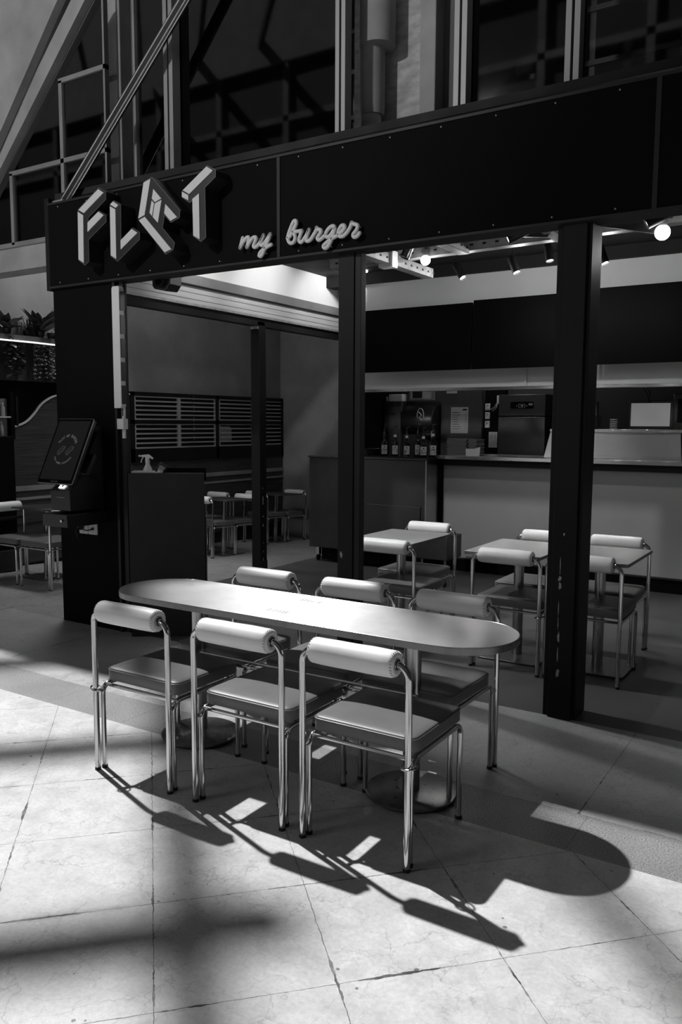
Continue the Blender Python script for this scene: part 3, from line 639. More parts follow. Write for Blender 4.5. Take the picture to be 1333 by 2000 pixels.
    for u, v in ring+[ring[0]]:
        x, y = corner(u, v); cx, cy = (x0+x1)/2, (y0+y1)/2; pts.append((cx+(x-cx)*1.002, cy+(y-cy)*1.002, z1-.009))
    MB().tube(pts, .0022, 6, cap=False).build('piping', 'seat', se)
    st = MB()
    for i in range(44):
        x = x0+.04+i*(x1-x0-.08)/43; st.box(x-.0018, x+.0018, y0-.0012, y0+.001, z1-.0165, z1-.0148)
    st.build('stitching', 'letter_edge', se)
    return t
def clip(parent, sx):
    # linking ring clipped round the two rear tubes
    mb = MB(); pts = []
    for i in range(25):
        a = 2*math.pi*i/24; pts.append((sx*.236+.030*math.cos(a)*sx, -.240+.026*math.sin(a), .398+.006*math.cos(a)))
    mb.tube(pts, .0042, 8, cap=False); mb.build('linking_ring', 'chrome', parent)
proto = make_chair('tube chair with a ring clip on its left leg, near side of the oval table', 'chairs round the oval front table')
PI = math.pi
G1 = 'chairs round the oval front table'; G2 = 'chairs at the square tables inside the shop'; G3 = 'chairs in the side area left of the shop'
proto.location = (-2.733, 2.785, 0)
spots = [
 (-2.115, 2.790, 0, 0, 'tube chair in the middle of the near side of the oval table', G1, 0),
 (-1.543, 2.790, 0, 0, 'tube chair nearest the camera, at the right of the near side of the oval table', G1, 0),
 (-2.78, 3.365, 0, PI, 'tube chair on the far side of the oval table, nearest the kiosk pillar', G1, 0),
 (-2.185, 3.365, 0, PI+.02, 'tube chair in the middle of the far side of the oval table', G1, 0),
 (-1.625, 3.36, 0, PI-.02, 'tube chair on the far side of the oval table, nearest the chipped post', G1, 0),
 (-2.81, 5.30, 0, 0, 'tube chair on the near side of the lone square table by the steel cabinet', G2, 0),
 (-2.99, 5.90, 0, PI, 'tube chair on the far side of the lone square table by the steel cabinet', G2, 0),
 (-1.91, 5.33, 0, 0, 'tube chair with a ring clip, left of the chipped post inside the shop', G2, 0),
 (-1.99, 5.92, 0, PI, 'tube chair half hidden by the chipped post, backing on the counter', G2, 0),
 (-1.405, 5.37, 0, 0, 'tube chair just right of the chipped post inside the shop', G2, 0),
 (-1.455, 5.93, 0, PI, 'tube chair nearest the pale counter at the far right', G2, 0),
]
chairs = [proto]
for x, y, z, rz, lab, gr, rx in spots:
    chairs.append(dup(proto, (x, y, z), rz, lab, gr, rx))
clip(chairs[0], -1); clip(chairs[2], 1); clip(chairs[8], 1)
def slope_z(y): return -SL*(y-4.43)
for x, y, rz, lab in [
 (-7.46, 8.45, 0, 'tube chair beside the thin door post, near side of the first table by the louvres'),
 (-7.50, 9.00, PI, 'tube chair on the far side of the first table by the louvres'),
 (-8.05, 9.02, PI, 'tube chair against the veneer wall, behind the first louvre table'),
 (-7.95, 10.30, 0, 'tube chair partly hidden behind the thin door post'),
 (-7.95, 10.86, PI, 'farthest tube chair, in front of the bare plaster wall')]:
    chairs.append(dup(proto, (x, y, slope_z(y)+.004), rz, lab, G3, -math.atan(SL) if rz == 0 else math.atan(SL)))
for x, y, rz, lab in [(-6.98, 5.47, PI/2, 'tube chair below the kiosk screen, its roll hidden by the kiosk'), (-7.52, 5.47, -PI/2, 'tube chair at the left picture edge with its pale roll beside a small table')]:
    c = dup(proto, (x, y, slope_z(y)+.004), rz, lab, G3); chairs.append(c)

# ================================================================ oval table
t = thing('oval_table', 'long oval table with a worn brushed metal top in front of the shop', 'table', (-2.19, 3.15, 0))
XL, XR, YC, RR = -3.07, -1.375, 3.13, .252
poly = [(XR+RR*math.cos(math.radians(a)), YC+RR*math.sin(math.radians(a))) for a in range(-90, 91, 6)]+[(XL+RR*math.cos(math.radians(a)), YC+RR*math.sin(math.radians(a))) for a in range(90, 271, 6)]
top = pw(MB().prism(poly, 'z', .742, .772), 'tabletop', 'table_top', t, bevel=.0025, ang=20)
R2 = RR+.0022
pol2 = [(XR+R2*math.cos(math.radians(a)), YC+R2*math.sin(math.radians(a))) for a in range(-90, 91, 6)]+[(XL+R2*math.cos(math.radians(a)), YC+R2*math.sin(math.radians(a))) for a in range(90, 271, 6)]
pw(MB().prism(pol2, 'z', .7415, .7685), 'edge_band', 'base_plate', t, ang=20)
e = MB(); pp = poly+[poly[0]]
e.tube([(a, b, .7705) for a, b in pp], .0016, 6, cap=False); lipo = pw(e, 'edge_lip', 'table_top', t)
for (x, y, dome) in ((-2.84, 3.12, 1), (-1.588, 3.12, 0)):
    pw(MB().lathe([(.0385, .02), (.0385, .732)], (x, y, 0), n=28), 'column', 'chrome_soft', t)
    if dome: bp_ = pw(MB().lathe([(.20, .012), (.205, .02), (.205, .026), (.19, .034), (.06, .042), (.04, .046)], (x, y, 0), n=48), 'base_disc', 'base_plate', t)
    else: bp_ = pw(MB().lathe([(.20, .010), (.205, .014), (.205, .022), (.20, .0245), (.04, .026)], (x, y, 0), n=48), 'base_disc', 'base_plate', t)
    pw(MB().lathe([(.185, 0), (.195, .012)], (x, y, 0), n=40), 'rubber_ring', 'rubber', t)
    pw(MB().box(x-.09, x+.09, y-.09, y+.09, .732, .742), 'mounting_plate', 'dark_paint', t)
# double lower rail tying the two columns
for y, z in ((3.085, .468), (3.055, .452)):
    p = [(-2.80, y, z), (-1.56, y, z)]+arc((-1.56, y, z-.025), .025, 90, 0, (1, 0, 0), (0, 0, 1), 5)[1:]+[(-1.535, y, z-.04)]
    pw(MB().tube(p, .0085, 10), 'tie_rail', 'chrome', t)
# etched marks in the metal top
def etched(x, y, s_, flip, parent, z=.7723):
    mb = text_mb('FMB', s_, 0, 'CENTER', 1.15)
    mb.xf(Matrix.Translation((x, y, z)) @ Matrix.Rotation(PI if flip else 0, 4, 'Z'))
    pw(mb, 'etched_mark', 'galv', parent, smooth=False)
for x, y, fl in ((-2.24, 3.28, 1), (-2.25, 3.01, 0), (-1.425, 3.27, 1), (-1.395, 2.99, 0), (-3.07, 3.26, 1), (-3.02, 3.05, 0)): etched(x, y, .062, fl, t)

# square tables
def square_table(x, y, sx, sy, label, group, z=0, base=.22, rx=0, tm='table_in'):
    t = thing('square_table', label, 'table', (x, y, z), group=group, rx=rx)
    MB().box(-sx/2, sx/2, -sy/2, sy/2, .763, .785).build('tabletop', tm, t, bevel=.0025)
    MB().box(-.1, .1, -.1, .1, 0.75, .763).build('mounting_plate', 'dark_paint', t)
    MB().lathe([(.036, .012), (.036, .75)], n=24).build('column', 'chrome_soft', t)
    r_ = .03; b = base
    q = [(b-r_+r_*math.cos(math.radians(a)), b-r_+r_*math.sin(math.radians(a))) for a in (0, 30, 60, 90)]+[(-b+r_-r_*math.sin(math.radians(a)), b-r_+r_*math.cos(math.radians(a))) for a in (0, 30, 60, 90)]
    q += [(-a, -c) for a, c in q]
    MB().prism(q, 'z', .006, .014).build('base_plate', 'base_plate', t, bevel=.002)
    g = MB()
    for a in (-1, 1):
        for c in (-1, 1): g.lathe([(.012, 0), (.012, .006)], (a*(b-.04), c*(b-.04), 0), n=10)
    g.build('foot', 'rubber', t)
    return t
GT = 'square tables inside the shop'
square_table(-2.94, 5.55, .54, .68, 'square metal table standing alone in front of the steel cabinet', GT)
square_table(-1.965, 5.50, .54, .72, 'square metal table left of the chipped post', GT)
square_table(-1.405, 5.54, .52, .72, 'square metal table right of the chipped post', GT)
GL = 'dark tables in the side area'
square_table(-7.46, 8.72, .62, .62, 'dark table nearest the louvred panel opening, beside the black stand', GL, slope_z(8.72), rx=-math.atan(SL))
square_table(-7.95, 10.58, .62, .62, 'farthest dark table, in front of the plaster wall', GL, slope_z(10.58), rx=-math.atan(SL))
square_table(-7.50, 5.78, .66, .60, 'dark table at the left picture edge behind the kiosk', GL, slope_z(5.78), rx=-math.atan(SL))

# ================================================================ kiosk
t = thing('ordering_kiosk', 'black touch screen ordering kiosk mounted on the corner pillar', 'kiosk', (-5.07, 4.15, .86))
KB, KT = Vector((-5.074, 3.995, 1.195)), Vector((-5.074, 4.222, 1.677))   # bottom and top of the tilted display, centre line
kd = (KT-KB).normalized(); kn = Vector((0, -kd.z, kd.y))          # towards the viewer
KH = (KT-KB).length; KM = (KB+KT)/2
rotk = Matrix((Vector((1, 0, 0)), kd, kn)).transposed().to_4x4(); rotk = Matrix.Translation(KM) @ rotk
def kbox(x0, x1, y0, y1, z0, z1): return MB().box(x0, x1, y0, y1, z0, z1).xf(rotk)
hw = .196
def rrect(hx, hy, r):
    o = []
    for cx, cy, a0 in ((hx-r, hy-r, 0), (-hx+r, hy-r, 90), (-hx+r, -hy+r, 180), (hx-r, -hy+r, 270)):
        for a in (0, 30, 60, 90): o.append((cx+r*math.cos(math.radians(a0+a)), cy+r*math.sin(math.radians(a0+a))))
    return o
pw(MB().prism(rrect(hw, KH/2, .012), 'z', -.038, -.002).xf(rotk), 'screen_housing', 'black_plastic', t, bevel=.002)
pw(MB().prism(rrect(hw+.002, KH/2+.002, .012), 'z', -.012, -.004).xf(rotk), 'trim_frame', 'galv', t)
pw(MB().prism(rrect(hw-.003, KH/2-.003, .010), 'z', -.002, .0005).xf(rotk), 'bezel', 'screen', t, smooth=False)
sc_ = pw(kbox(-hw+.018, hw-.018, -KH/2+.03, KH/2-.02, .0005, .0012), 'display', 'kscreen', t, smooth=False)
def arctext(s, R, a0, a1, size, top=True, cy=0):
    mb = MB()
    for i, ch in enumerate(s):
        if ch == ' ': continue
        a = math.radians(a0+(a1-a0)*i/(len(s)-1)); g = text_mb(ch, size, 0, 'CENTER', 1, .0006)
        g.xf(Matrix.Translation((R*math.cos(a), cy+R*math.sin(a), .0016)) @ Matrix.Rotation(a-(PI/2 if top else -PI/2), 4, 'Z')); mb.add(g.v, g.f)
    return mb
pw(arctext('FLAT MY BURGER', .108, 150, 30, .032, True, .015).xf(rotk), 'display_text', 'lettering', t, smooth=False)
pw(arctext('THE GAME CHANGER', .106, 212, 328, .022, False, .0).xf(rotk), 'display_text', 'lettering', t, smooth=False)
g = MB()
for cx in (-.045, .05):
    P_ = [(cx-.032, -.028), (cx-.032, -.006), (cx+.012, .040), (cx+.034, .032), (cx+.034, .010), (cx-.010, -.036)]
    for i in range(6):
        a, b = P_[i], P_[(i+1) % 6]; g.tube([(a[0], a[1], .0015), (b[0], b[1], .0015)], .0011, 4)
    g.tube([(cx-.032, -.006, .0015), (cx-.010, -.014, .0015), (cx+.034, .032, .0015)], .0011, 4); g.tube([(cx-.010, -.014, .0015), (cx-.010, -.036, .0015)], .0011, 4)
pw(g.xf(rotk), 'display_drawing', 'lettering', t)
tx = text_mb('KERTALORA', .014, 0, 'CENTER', 1.05); tx.xf(rotk @ Matrix.Translation((0, -KH/2+.014, .0008))); pw(tx, 'maker_name', 'galv', t, smooth=False)
hb = pw(MB().prism([(4.03, .985), (4.03, 1.14), (4.10, 1.19), (4.34, 1.62), (4.36, 1.62), (4.36, .985)], 'x', -5.16, -4.94), 'printer_housing', 'black_plastic', t, bevel=.006)
pw(bx(-5.085, -4.995, 4.026, 4.032, 1.085, 1.089), 'paper_slot', 'galv', t)
sm = MB().box(-.03, .03, -.02, .02, 0, .002)
rr = Matrix.Translation((-5.055, 4.062, 1.168)) @ Matrix.Rotation(math.radians(38), 4, 'X')
pw(sm.xf(rr), 'scanner_window', 'lens', t); pw(MB().box(-.011, .011, -.008, .008, .002, .003).xf(rr), 'scanner_eye', 'black_plastic', t)
pw(MB().box(-5.21, -4.93, 3.99, 4.40, .865, .965), 'mounting_arm', 'black_plastic', t, bevel=.006)
pw(bx(-5.06, -4.99, 4.37, 4.405, .86, 1.50), 'wall_bracket', 'black_paint', t, bevel=.003)
pw(MB().ball((-5.025, 4.366, 1.38), .006, 8).ball((-5.01, 4.366, 1.16), .006, 8).ball((-5.0, 4.366, .95), .006, 8), 'screw', 'galv', t)
pw(MB().lathe([(.001, -.012), (.010, -.012), (.012, -.004), (.012, 0)], (-4.985, 3.99, .915), 'y', 14), 'lock', 'chrome', t)
t2 = thing('card_terminal', 'small black card payment terminal beside the kiosk screen', 'card terminal', (-4.93, 4.2, 1.25))
rq = Matrix.Translation((-4.925, 4.20, 1.33)) @ Matrix.Rotation(math.radians(-30), 4, 'X')
pw(MB().box(-.04, .04, -.02, .02, -.09, .09).xf(rq), 'casing', 'black_plastic', t2, bevel=.008)
pw(MB().box(-.03, .03, -.023, -.02, .02, .075).xf(rq), 'display', 'screen', t2)
kk = MB()
for i in range(3):
    for j in range(3): kk.box(-.028+i*.02, -.012+i*.02, -.023, -.02, -.075+j*.025, -.06+j*.025)
pw(kk.xf(rq), 'keypad', 'dark_paint', t2)
pw(MB().box(-.006, .006, 0, .12, -.06, -.04).xf(rq), 'arm', 'black_paint', t2)
for i, (x0, x1) in enumerate([(-5.285, -5.185), (-5.178, -5.075)]):
    t = thing('wall_socket', ['white wall socket with a black plug, below the kiosk', 'white wall socket nearer the pillar edge, below the kiosk'][i], 'socket', (x0, 4.41, .76))
    pw(bx(x0, x1, 4.395, 4.41, .755, .85), 'cover', 'white_plastic', t, bevel=.006)
    c = ((x0+x1)/2, 4.394, .803)
    pw(MB().lathe([(.030, 0), (.034, -.002), (.036, 0)], c, 'y', 20, cap=False), 'socket_ring', 'white_plastic', t)
t = thing('power_plug', 'black power plug and cable in the socket pair below the kiosk', 'plug', (-5.24, 4.37, .8))
pw(MB().lathe([(.022, 0), (.024, -.02), (.012, -.045)], (-5.245, 4.394, .81), 'y', 14), 'body', 'black_plastic', t)
pw(MB().tube([(-5.245, 4.35, .81), (-5.25, 4.33, .78), (-5.262, 4.36, .73), (-5.27, 4.39, .74)], .006, 8), 'cable', 'rubber', t)
pw(MB().tube([(-5.12, 4.385, .80), (-5.15, 4.36, .79), (-5.20, 4.35, .80), (-5.235, 4.37, .82)], .005, 8).lathe([(.012, 0), (.012, -.012), (.004, -.014)], (-5.12, 4.394, .802), 'y', 12), 'cable', 'rubber', t)

# ================================================================ black stand with tray, spray bottle
ang = math.radians(37)
t = thing('service_stand', 'tall matt black stand with a recessed top beside the corner pillar', 'stand', (-4.481, 4.59, 0), rz=ang)
MB().box(-.285, .285, -.10, -.08, 0, 1.27).build('front_panel', 'stand', t, bevel=.002)
MB().box(-.285, -.265, -.08, .12, 0, 1.27).box(.262, .282, -.08, .05, 0, .95).build('side_panel', 'black_panel', t, bevel=.002)
MB().box(-.265, .265, -.08, .10, 1.21, 1.225).build('top_shelf', 'black_panel', t)
MB().box(-.05, .285, .10, .115, 1.20, 1.30).build('rear_upstand', 'black_panel', t, bevel=.002)
MB().box(.255, .288, .05, .085, 0, .92).build('side_post', 'frame', t)
def loc_st(x, y, z): 
    c, s = math.cos(ang), math.sin(ang); return (-4.481+x*c-y*s, 4.59+x*s+y*c, z)
t = thing('white_tray', 'shallow white tray on top of the black stand', 'tray', loc_st(-.16, 0, 1.225), rz=ang)
MB().box(-.10, .10, -.07, .07, 0, .006).build('bottom', 'white_plastic', t)
MB().box(-.10, .10, -.075, -.068, 0, .055).box(-.10, .10, .068, .075, 0, .055).box(-.105, -.098, -.075, .075, 0, .055).box(.098, .105, -.075, .075, 0, .055).build('rim', 'white_plastic', t, bevel=.002)
t = thing('spray_bottle', 'white trigger spray bottle standing in the tray on the black stand', 'spray bottle', loc_st(-.15, -.01, 1.231), rz=ang)
MB().lathe([(.034, 0), (.036, .01), (.036, .06), (.016, .10), (.014, .115)], n=24).build('body', 'white_plastic', t)
MB().lathe([(.017, .112), (.018, .135), (.013, .14)], n=18).build('collar', 'white_plastic', t)
MB().prism([(-.055, .160), (-.05, .172), (.01, .178), (.045, .150), (.04, .138), (.014, .152), (.014, .134), (-.016, .134), (-.016, .156)], 'y', -.012, .012).build('trigger_head', 'white_plastic', t, bevel=.003)
MB().tube([(-.03, 0, .160), (-.042, 0, .14), (-.050, 0, .115)], .004, 8).build('trigger', 'white_plastic', t)
MB().tube([(-.055, 0, .166), (-.068, 0, .166)], .007, 10).build('nozzle', 'white_plastic', t)
t = thing('card_holder', 'black flap with a pale hand drawing, leaning beside the spray bottle', 'card holder', loc_st(-.05, .01, 1.24), rz=ang)
rq = Matrix.Translation((0, 0, .05)) @ Matrix.Rotation(math.radians(30), 4, 'Y')
MB().box(-.035, .035, -.01, .01, -.05, .05).xf(rq).build('flap', 'black_plastic', t, bevel=.004)
g = MB()
for i in range(4): g.box(-.022+i*.011, -.016+i*.011, -.0115, -.010, -.01, .028+.004*(i % 2))
g.box(-.022, .018, -.0115, -.010, -.022, -.005); g.xf(rq).build('hand_drawing', 'lettering', t)

# ================================================================ left veneer wall with louvres (face X = -8.4)
XW = -8.40
t = thing('veneer_wall_panel', 'dark wood veneer wall panelling below the louvres', 'wall panel', (XW, 8.7, -.1))
pw(bx(XW-.04, XW, 5.0, 11.41, -.05, 1.10), 'lower_panel', 'wood', t, smooth=False)
pw(bx(XW-.045, XW-.02, 5.0, 11.41, -.32, -.05), 'plinth', 'deck_dark', t, smooth=False)
pw(bx(XW-.03, XW+.012, 4.9, 11.41, .83, .89), 'ledge', 'concrete', t); pw(bx(XW-.03, XW+.01, 4.9, 11.41, .72, .752), 'ledge', 'concrete', t)
pw(bx(XW-.03, XW+.010, 4.9, 11.41, .42, .45), 'ledge', 'dark_paint', t)
# curved-top part with the white rim (left end)
t = thing('curved_panel', 'veneer panel whose top sweeps up in a pale S-shaped rim', 'wall panel', (XW, 6.4, 1.1))
cur = [(4.9, 1.60), (6.0, 1.603), (6.12, 1.612), (6.25, 1.66), (6.36, 1.75), (6.47, 1.87), (6.60, 1.95), (6.72, 1.99), (6.9, 2.02), (7.9, 2.04)]
cs = [(p.x, p.y) for p in smooth_path(cur, 5)]
pw(MB().prism([(4.9, 1.10)]+cs+[(7.9, 1.10)], 'x', XW-.04, XW), 'face', 'wood', t, smooth=False)
rim = MB(); 
for i in range(len(cs)-1):
    (a, b), (c, d) = cs[i], cs[i+1]; rim.add([(XW-.02, a, b-.012), (XW+.015, a, b-.012), (XW+.015, c, d-.012), (XW-.02, c, d-.012), (XW-.02, a, b+.006), (XW+.015, a, b+.006), (XW+.015, c, d+.006), (XW-.02, c, d+.006)], [(0, 1, 2, 3), (4, 7, 6, 5), (1, 5, 6, 2), (0, 3, 7, 4), (0, 4, 5, 1), (3, 2, 6, 7)])
pw(rim, 'rim', 'white_wall', t)
t = thing('black_fascia_cabinet', 'flat black recess above the curved veneer panel', 'cabinet', (XW-.05, 6.0, 1.6))
pw(bx(XW-.049, XW-.041, 4.9, 7.9, 1.60, 2.135), 'recess', 'screen', t, smooth=False)
pw(bx(XW+.0, XW+.02, 6.10, 6.13, 1.61, 1.95), 'divider', 'black_paint', t)
t = thing('plant_shelf', 'long shelf with a glowing strip under its edge, holding plants', 'shelf', (XW+.1, 6.25, 2.57))
pw(MB().prism([(XW-.04, 4.9), (XW+.10, 4.9), (XW+.16, 6.25), (XW+.10, 7.7), (XW-.04, 7.7)], 'z', 2.59, 2.65), 'board', 'concrete_dark', t)
pw(MB().tube([(XW+.155, 5.0, 2.575), (XW+.165, 6.25, 2.58), (XW+.105, 7.7, 2.575)], .009, 8), 'led_strip', 'led', t)
pw(bx(XW-.04, XW, 4.9, 7.7, 2.135, 2.59), 'backboard', 'wood_v', t, smooth=False)
for yy in (5.7, 6.55, 7.0): pw(bx(XW, XW+.012, yy, yy+.01, 2.135, 2.59), 'joint_strip', 'deck_dark', t)
# plants
def blade(mb, base, d, L, wd, droop, curl=0):
    d = Vector(d).normalized(); side = d.cross(Vector((0, 0, 1)));
    if side.length < .1: side = Vector((1, 0, 0))
    side.normalize(); side = (side+Vector((0, 0, curl))).normalized(); p = Vector(base); n = 6; vs_ = []
    for i in range(n+1):
        s_ = i/n; ww = wd*math.sin(PI*min(1, .12+s_*.88))**.8*(1 if s_ < 1 else 0)+.0006
        vs_ += [p-side*ww, p+Vector((0, 0, .15*ww)), p+side*ww]
        dd = (d+Vector((0, 0, -droop*s_*1.6))).normalized(); p = p+dd*(L/n)
    fs = []
    for i in range(n):
        for k in (0, 1): fs.append((i*3+k, i*3+k+1, (i+1)*3+k+1, (i+1)*3+k))
    mb.add(vs_, fs)
def plant(kind, y, x, label, seed, sc=1.0):
    random.seed(seed)
    t = thing('shelf_plant', label, 'plant', (x, y, 2.65))
    pw(MB().lathe([(.04, 0), (.055, .07), (.05, .07)], (x, y, 2.65), n=14), 'pot', 'black_plastic', t)
    mb = MB()
    if kind == 'broad':
        for i in range(22):
            a = random.uniform(0, 2*PI); blade(mb, (x, y, 2.70), (math.cos(a)*.7, math.sin(a)*.7, random.uniform(.5, 1.5)), random.uniform(.18, .32)*sc, .045*sc, random.uniform(.2, .7), .3)
    if kind == 'spiky':
        for i in range(44):
            a = random.uniform(0, 2*PI); blade(mb, (x, y, 2.71), (math.cos(a), math.sin(a), random.uniform(.2, 1.7)), random.uniform(.13, .24)*sc, .005*sc, random.uniform(.1, .6))
    if kind == 'low':
        for i in range(60):
            a = random.uniform(0, 2*PI); blade(mb, (x+random.uniform(-.05, .05), y+random.uniform(-.08, .08), 2.69), (math.cos(a), math.sin(a), random.uniform(0, .8)), random.uniform(.04, .08), .009, .5)
    pw(mb, 'leaves', 'leaf' if kind != 'low' else 'leaf_pale', t)
plant('broad', 6.42, XW+.09, 'broad-leaved dark plant, tallest on the glowing shelf', 1, 1.25)
plant('spiky', 6.28, XW+.04, 'fan-leaved plant left of the tallest plant on the shelf', 2, 1.1)
plant('spiky', 6.70, XW+.07, 'spiky grass-like plant nearest the black pillar on the shelf', 3)
plant('broad', 5.98, XW+.07, 'dark broad plant at the left picture edge on the shelf', 4, .9)
plant('low', 6.58, XW+.09, 'low bushy plant under the spiky plant on the shelf', 5)
def trail(y, label, seed, n, L, big=False):
    random.seed(seed)
    t = thing('trailing_plant', label, 'plant', (XW+.11, y, 2.6)); st = MB(); lf = MB()
    for s_ in range(n):
        y0 = y+random.uniform(-.13, .13); x0 = XW+random.uniform(.05, .14); p = Vector((x0, y0, 2.66)); pts = [p.copy()]; Ls = L*random.uniform(.5, 1)
        for i in range(9):
            p = p+Vector((random.uniform(-.008, .010), random.uniform(-.012, .012), -Ls/9)); pts.append(p.copy())
        st.tube(pts, .0018, 5)
        for q in pts[1:]:
            for k in range(7 if not big else 3):
                a = random.uniform(0, 2*PI); blade(lf, q, (math.cos(a), math.sin(a), random.uniform(-.8, .4)), .07 if big else .032, .024 if big else .010, .3)
    pw(st, 'stem', 'leaf', t); pw(lf, 'leaves', 'leaf' if big else 'leaf_pale', t)
trail(6.46, 'thick trailing plant in the middle of the hanging plants', 6, 20, .50)
trail(6.68, 'fine beaded trailing plant nearest the black pillar', 7, 18, .48)
trail(6.05, 'broad-leaved vine hanging at the left end of the shelf', 8, 7, .50, True)
# black cabinet and niche at the picture edge
t = thing('drinks_niche', 'lit niche with a pale shelf at the left picture edge', 'niche', (XW+.02, 5.8, 1.5))
pw(bx(XW-.03, XW+.03, 4.9, 5.97, 1.48, 1.92), 'back', 'plaster', t); pw(bx(XW, XW+.10, 4.9, 5.98, 1.70, 1.715), 'shelf', 'white_plastic', t); pw(bx(XW, XW+.10, 5.97, 6.02, 1.45, 2.0), 'side', 'black_panel', t)
for i, (y, z, lab) in enumerate([(5.90, 1.715, 'small clear bottle standing on the niche shelf'), (5.87, 1.50, 'small glass bottle in the bottom of the lit niche')]):
    b = thing('water_bottle', lab, 'bottle', (XW+.055, y, z))
    MB().lathe([(.02, 0), (.022, .01), (.022, .10), (.010, .125), (.010, .14)], n=14).build('body', 'grille_pale', b); MB().lathe([(.012, .138), (.012, .155)], n=12).build('cap', 'white_plastic', b)
t = thing('black_cabinet', 'tall black cabinet at the left picture edge', 'cabinet', (-8.15, 5.5, 0))
pw(bx(-8.38, -8.10, 4.9, 5.86, .0, 1.49), 'body', 'black_panel', t, bevel=.01); pw(bx(-8.38, -8.06, 4.9, 5.92, .55, .58), 'shelf', 'black_paint', t); pw(bx(-8.36, -8.08, 4.9, 5.90, -.05, .2), 'base', 'black_plastic', t, bevel=.02)

# louvred unit
t = thing('louvred_panel', 'long black framed panel of pale horizontal louvres above the veneer', 'louvre panel', (XW, 9.7, 1.1))
fr = MB()
fr.box(XW-.05, XW+.02, 7.91, 11.40, 2.02, 2.075); fr.box(XW-.05, XW+.02, 7.91, 11.40, 1.635, 1.69); fr.box(XW-.05, XW+.02, 7.91, 11.40, 1.10, 1.29)
for y in (7.91, 9.66, 11.34): fr.box(XW-.05, XW+.02, y, y+.06, 1.10, 2.07)
pw(fr, 'frame', 'black_paint', t, bevel=.002)
pw(bx(XW-.045, XW-.03, 7.91, 11.40, 1.28, 2.03), 'backing', 'deck_dark', t)
for (ya, yb_) in ((7.98, 9.65), (9.74, 11.36)):
    for (za, zb) in ((1.70, 2.012), (1.30, 1.63)):
        s = MB(); n = 6
        for i in range(n):
            z = za+(zb-za)*i/(n-1); s.box(XW-.012, XW+.014, ya, yb_, z-.0105, z+.0105)
        s.box(XW-.014, XW+.010, ya, ya+.02, za, zb); s.box(XW-.014, XW+.010, yb_-.02, yb_, za, zb)
        ym = ya+(yb_-ya)*.52; s.box(XW-.014, XW+.016, ym-.03, ym+.03, za, zb)
        pw(s, 'louvre_section', 'grille_pale', t)
t = thing('paper_bag', 'pale paper bag behind the lower louvres', 'bag', (XW+.03, 9.95, 1.35)); 
pw(MB().prism([(9.80, 1.36), (9.79, 1.54), (9.76, 1.60), (10.02, 1.60), (10.06, 1.56), (10.06, 1.36)], 'x', XW-.028, XW-.014), 'body', 'paper', t)
t = thing('bead_string', 'string of small beads hanging down the louvres', 'bead string', (XW+.02, 9.05, 2.09))
b = MB()
for i in range(9): a = PI*i/8; b.ball((XW+.02, 9.0+.06*math.cos(a), 2.085+.035*math.sin(a)), .006, 6)
for i in range(16): b.ball((XW+.024, 9.15, 2.04-.045*i), .007, 6)
pw(b, 'bead', 'galv', t)

# ================================================================ steel cabinet on castors
t = thing('steel_cabinet', 'dark stainless service cabinet on castors left of the counter', 'cabinet', (-4.7, 8.3, 0))
pw(bx(-5.53, -3.98, 8.05, 8.55, .17, 1.25), 'body', 'steel_dark', t, bevel=.006)
pw(bx(-5.54, -3.96, 8.03, 8.57, 1.25, 1.272), 'worktop', 'steel_dark', t, bevel=.003)
pw(MB().prism([(8.05, 0.17), (8.05, 1.25), (8.35, 1.25), (8.62, .95), (8.62, .17)], 'x', -3.98, -3.965), 'end_panel', 'chrome_soft', t)
pw(bx(-5.36, -3.99, 8.07, 8.5, 0.03, .17), 'kick_panel', 'black_panel', t)
dr = pw(bx(-4.72, -4.03, 8.03, 8.05, .38, .735), 'access_door', 'steel_dark', t, bevel=.003)
pw(bx(-4.72, -4.03, 8.02, 8.04, .72, .737), 'handle', 'chrome_soft', dr) if False else None
for x in (-5.44, -4.1):
    cst = pw(MB().lathe([(.035, -.012), (.04, -.006), (.04, .006), (.035, .012)], (x, 8.12, .04), 'x', 20), 'castor', 'rubber', t)
    pw(bx(x-.02, x+.02, 8.10, 8.15, .07, .17), 'castor_bracket', 'chrome', t)
t = thing('side_trolley', 'low dark trolley between the lone table and the counter', 'trolley', (-3.55, 7.4, 0))
pw(bx(-3.74, -3.40, 7.4, 7.75, .28, .52), 'box', 'steel_dark', t, bevel=.006)
for x in (-3.70, -3.44):
    pw(MB().tube([(x, 7.44, .05), (x, 7.44, .28)], .012, 8), 'leg', 'chrome_soft', t); pw(MB().lathe([(.028, -.01), (.028, .01)], (x, 7.44, .03), 'x', 14), 'castor', 'rubber', t)

# ================================================================ counter
t = thing('serving_counter', 'long pale counter with a stainless top across the back of the shop', 'counter', (-2.3, 8.5, 0))
pw(bx(-3.93, .5, 8.42, 8.75, .13, 1.19), 'front_panel', 'counter_white', t)
pw(bx(-3.93, .5, 8.40, 8.42, .0, .14), 'skirting', 'black_panel', t); pw(bx(-3.96, .5, 8.38, 8.42, .135, .15), 'skirting_lip', 'dark_paint', t)
pw(bx(-3.98, -3.93, 8.38, 8.75, 0, 1.25), 'end_frame', 'black_panel', t)
pw(bx(-3.93, .5, 8.39, 8.75, 1.19, 1.262), 'shadow_gap', 'dark_paint', t)
pw(bx(-3.95, .5, 8.28, 9.0, 1.262, 1.305), 'worktop', 'steel', t, bevel=.004)
t = thing('steel_guard', 'bright stainless splash guard standing on the counter', 'splash guard', (-2.1, 8.5, 1.31))
pw(MB().prism([(-2.80, 1.306), (-2.735, 1.575), (-1.44, 1.575), (-1.42, 1.306)], 'y', 8.49, 8.505), 'panel', 'steel', t, bevel=.002)
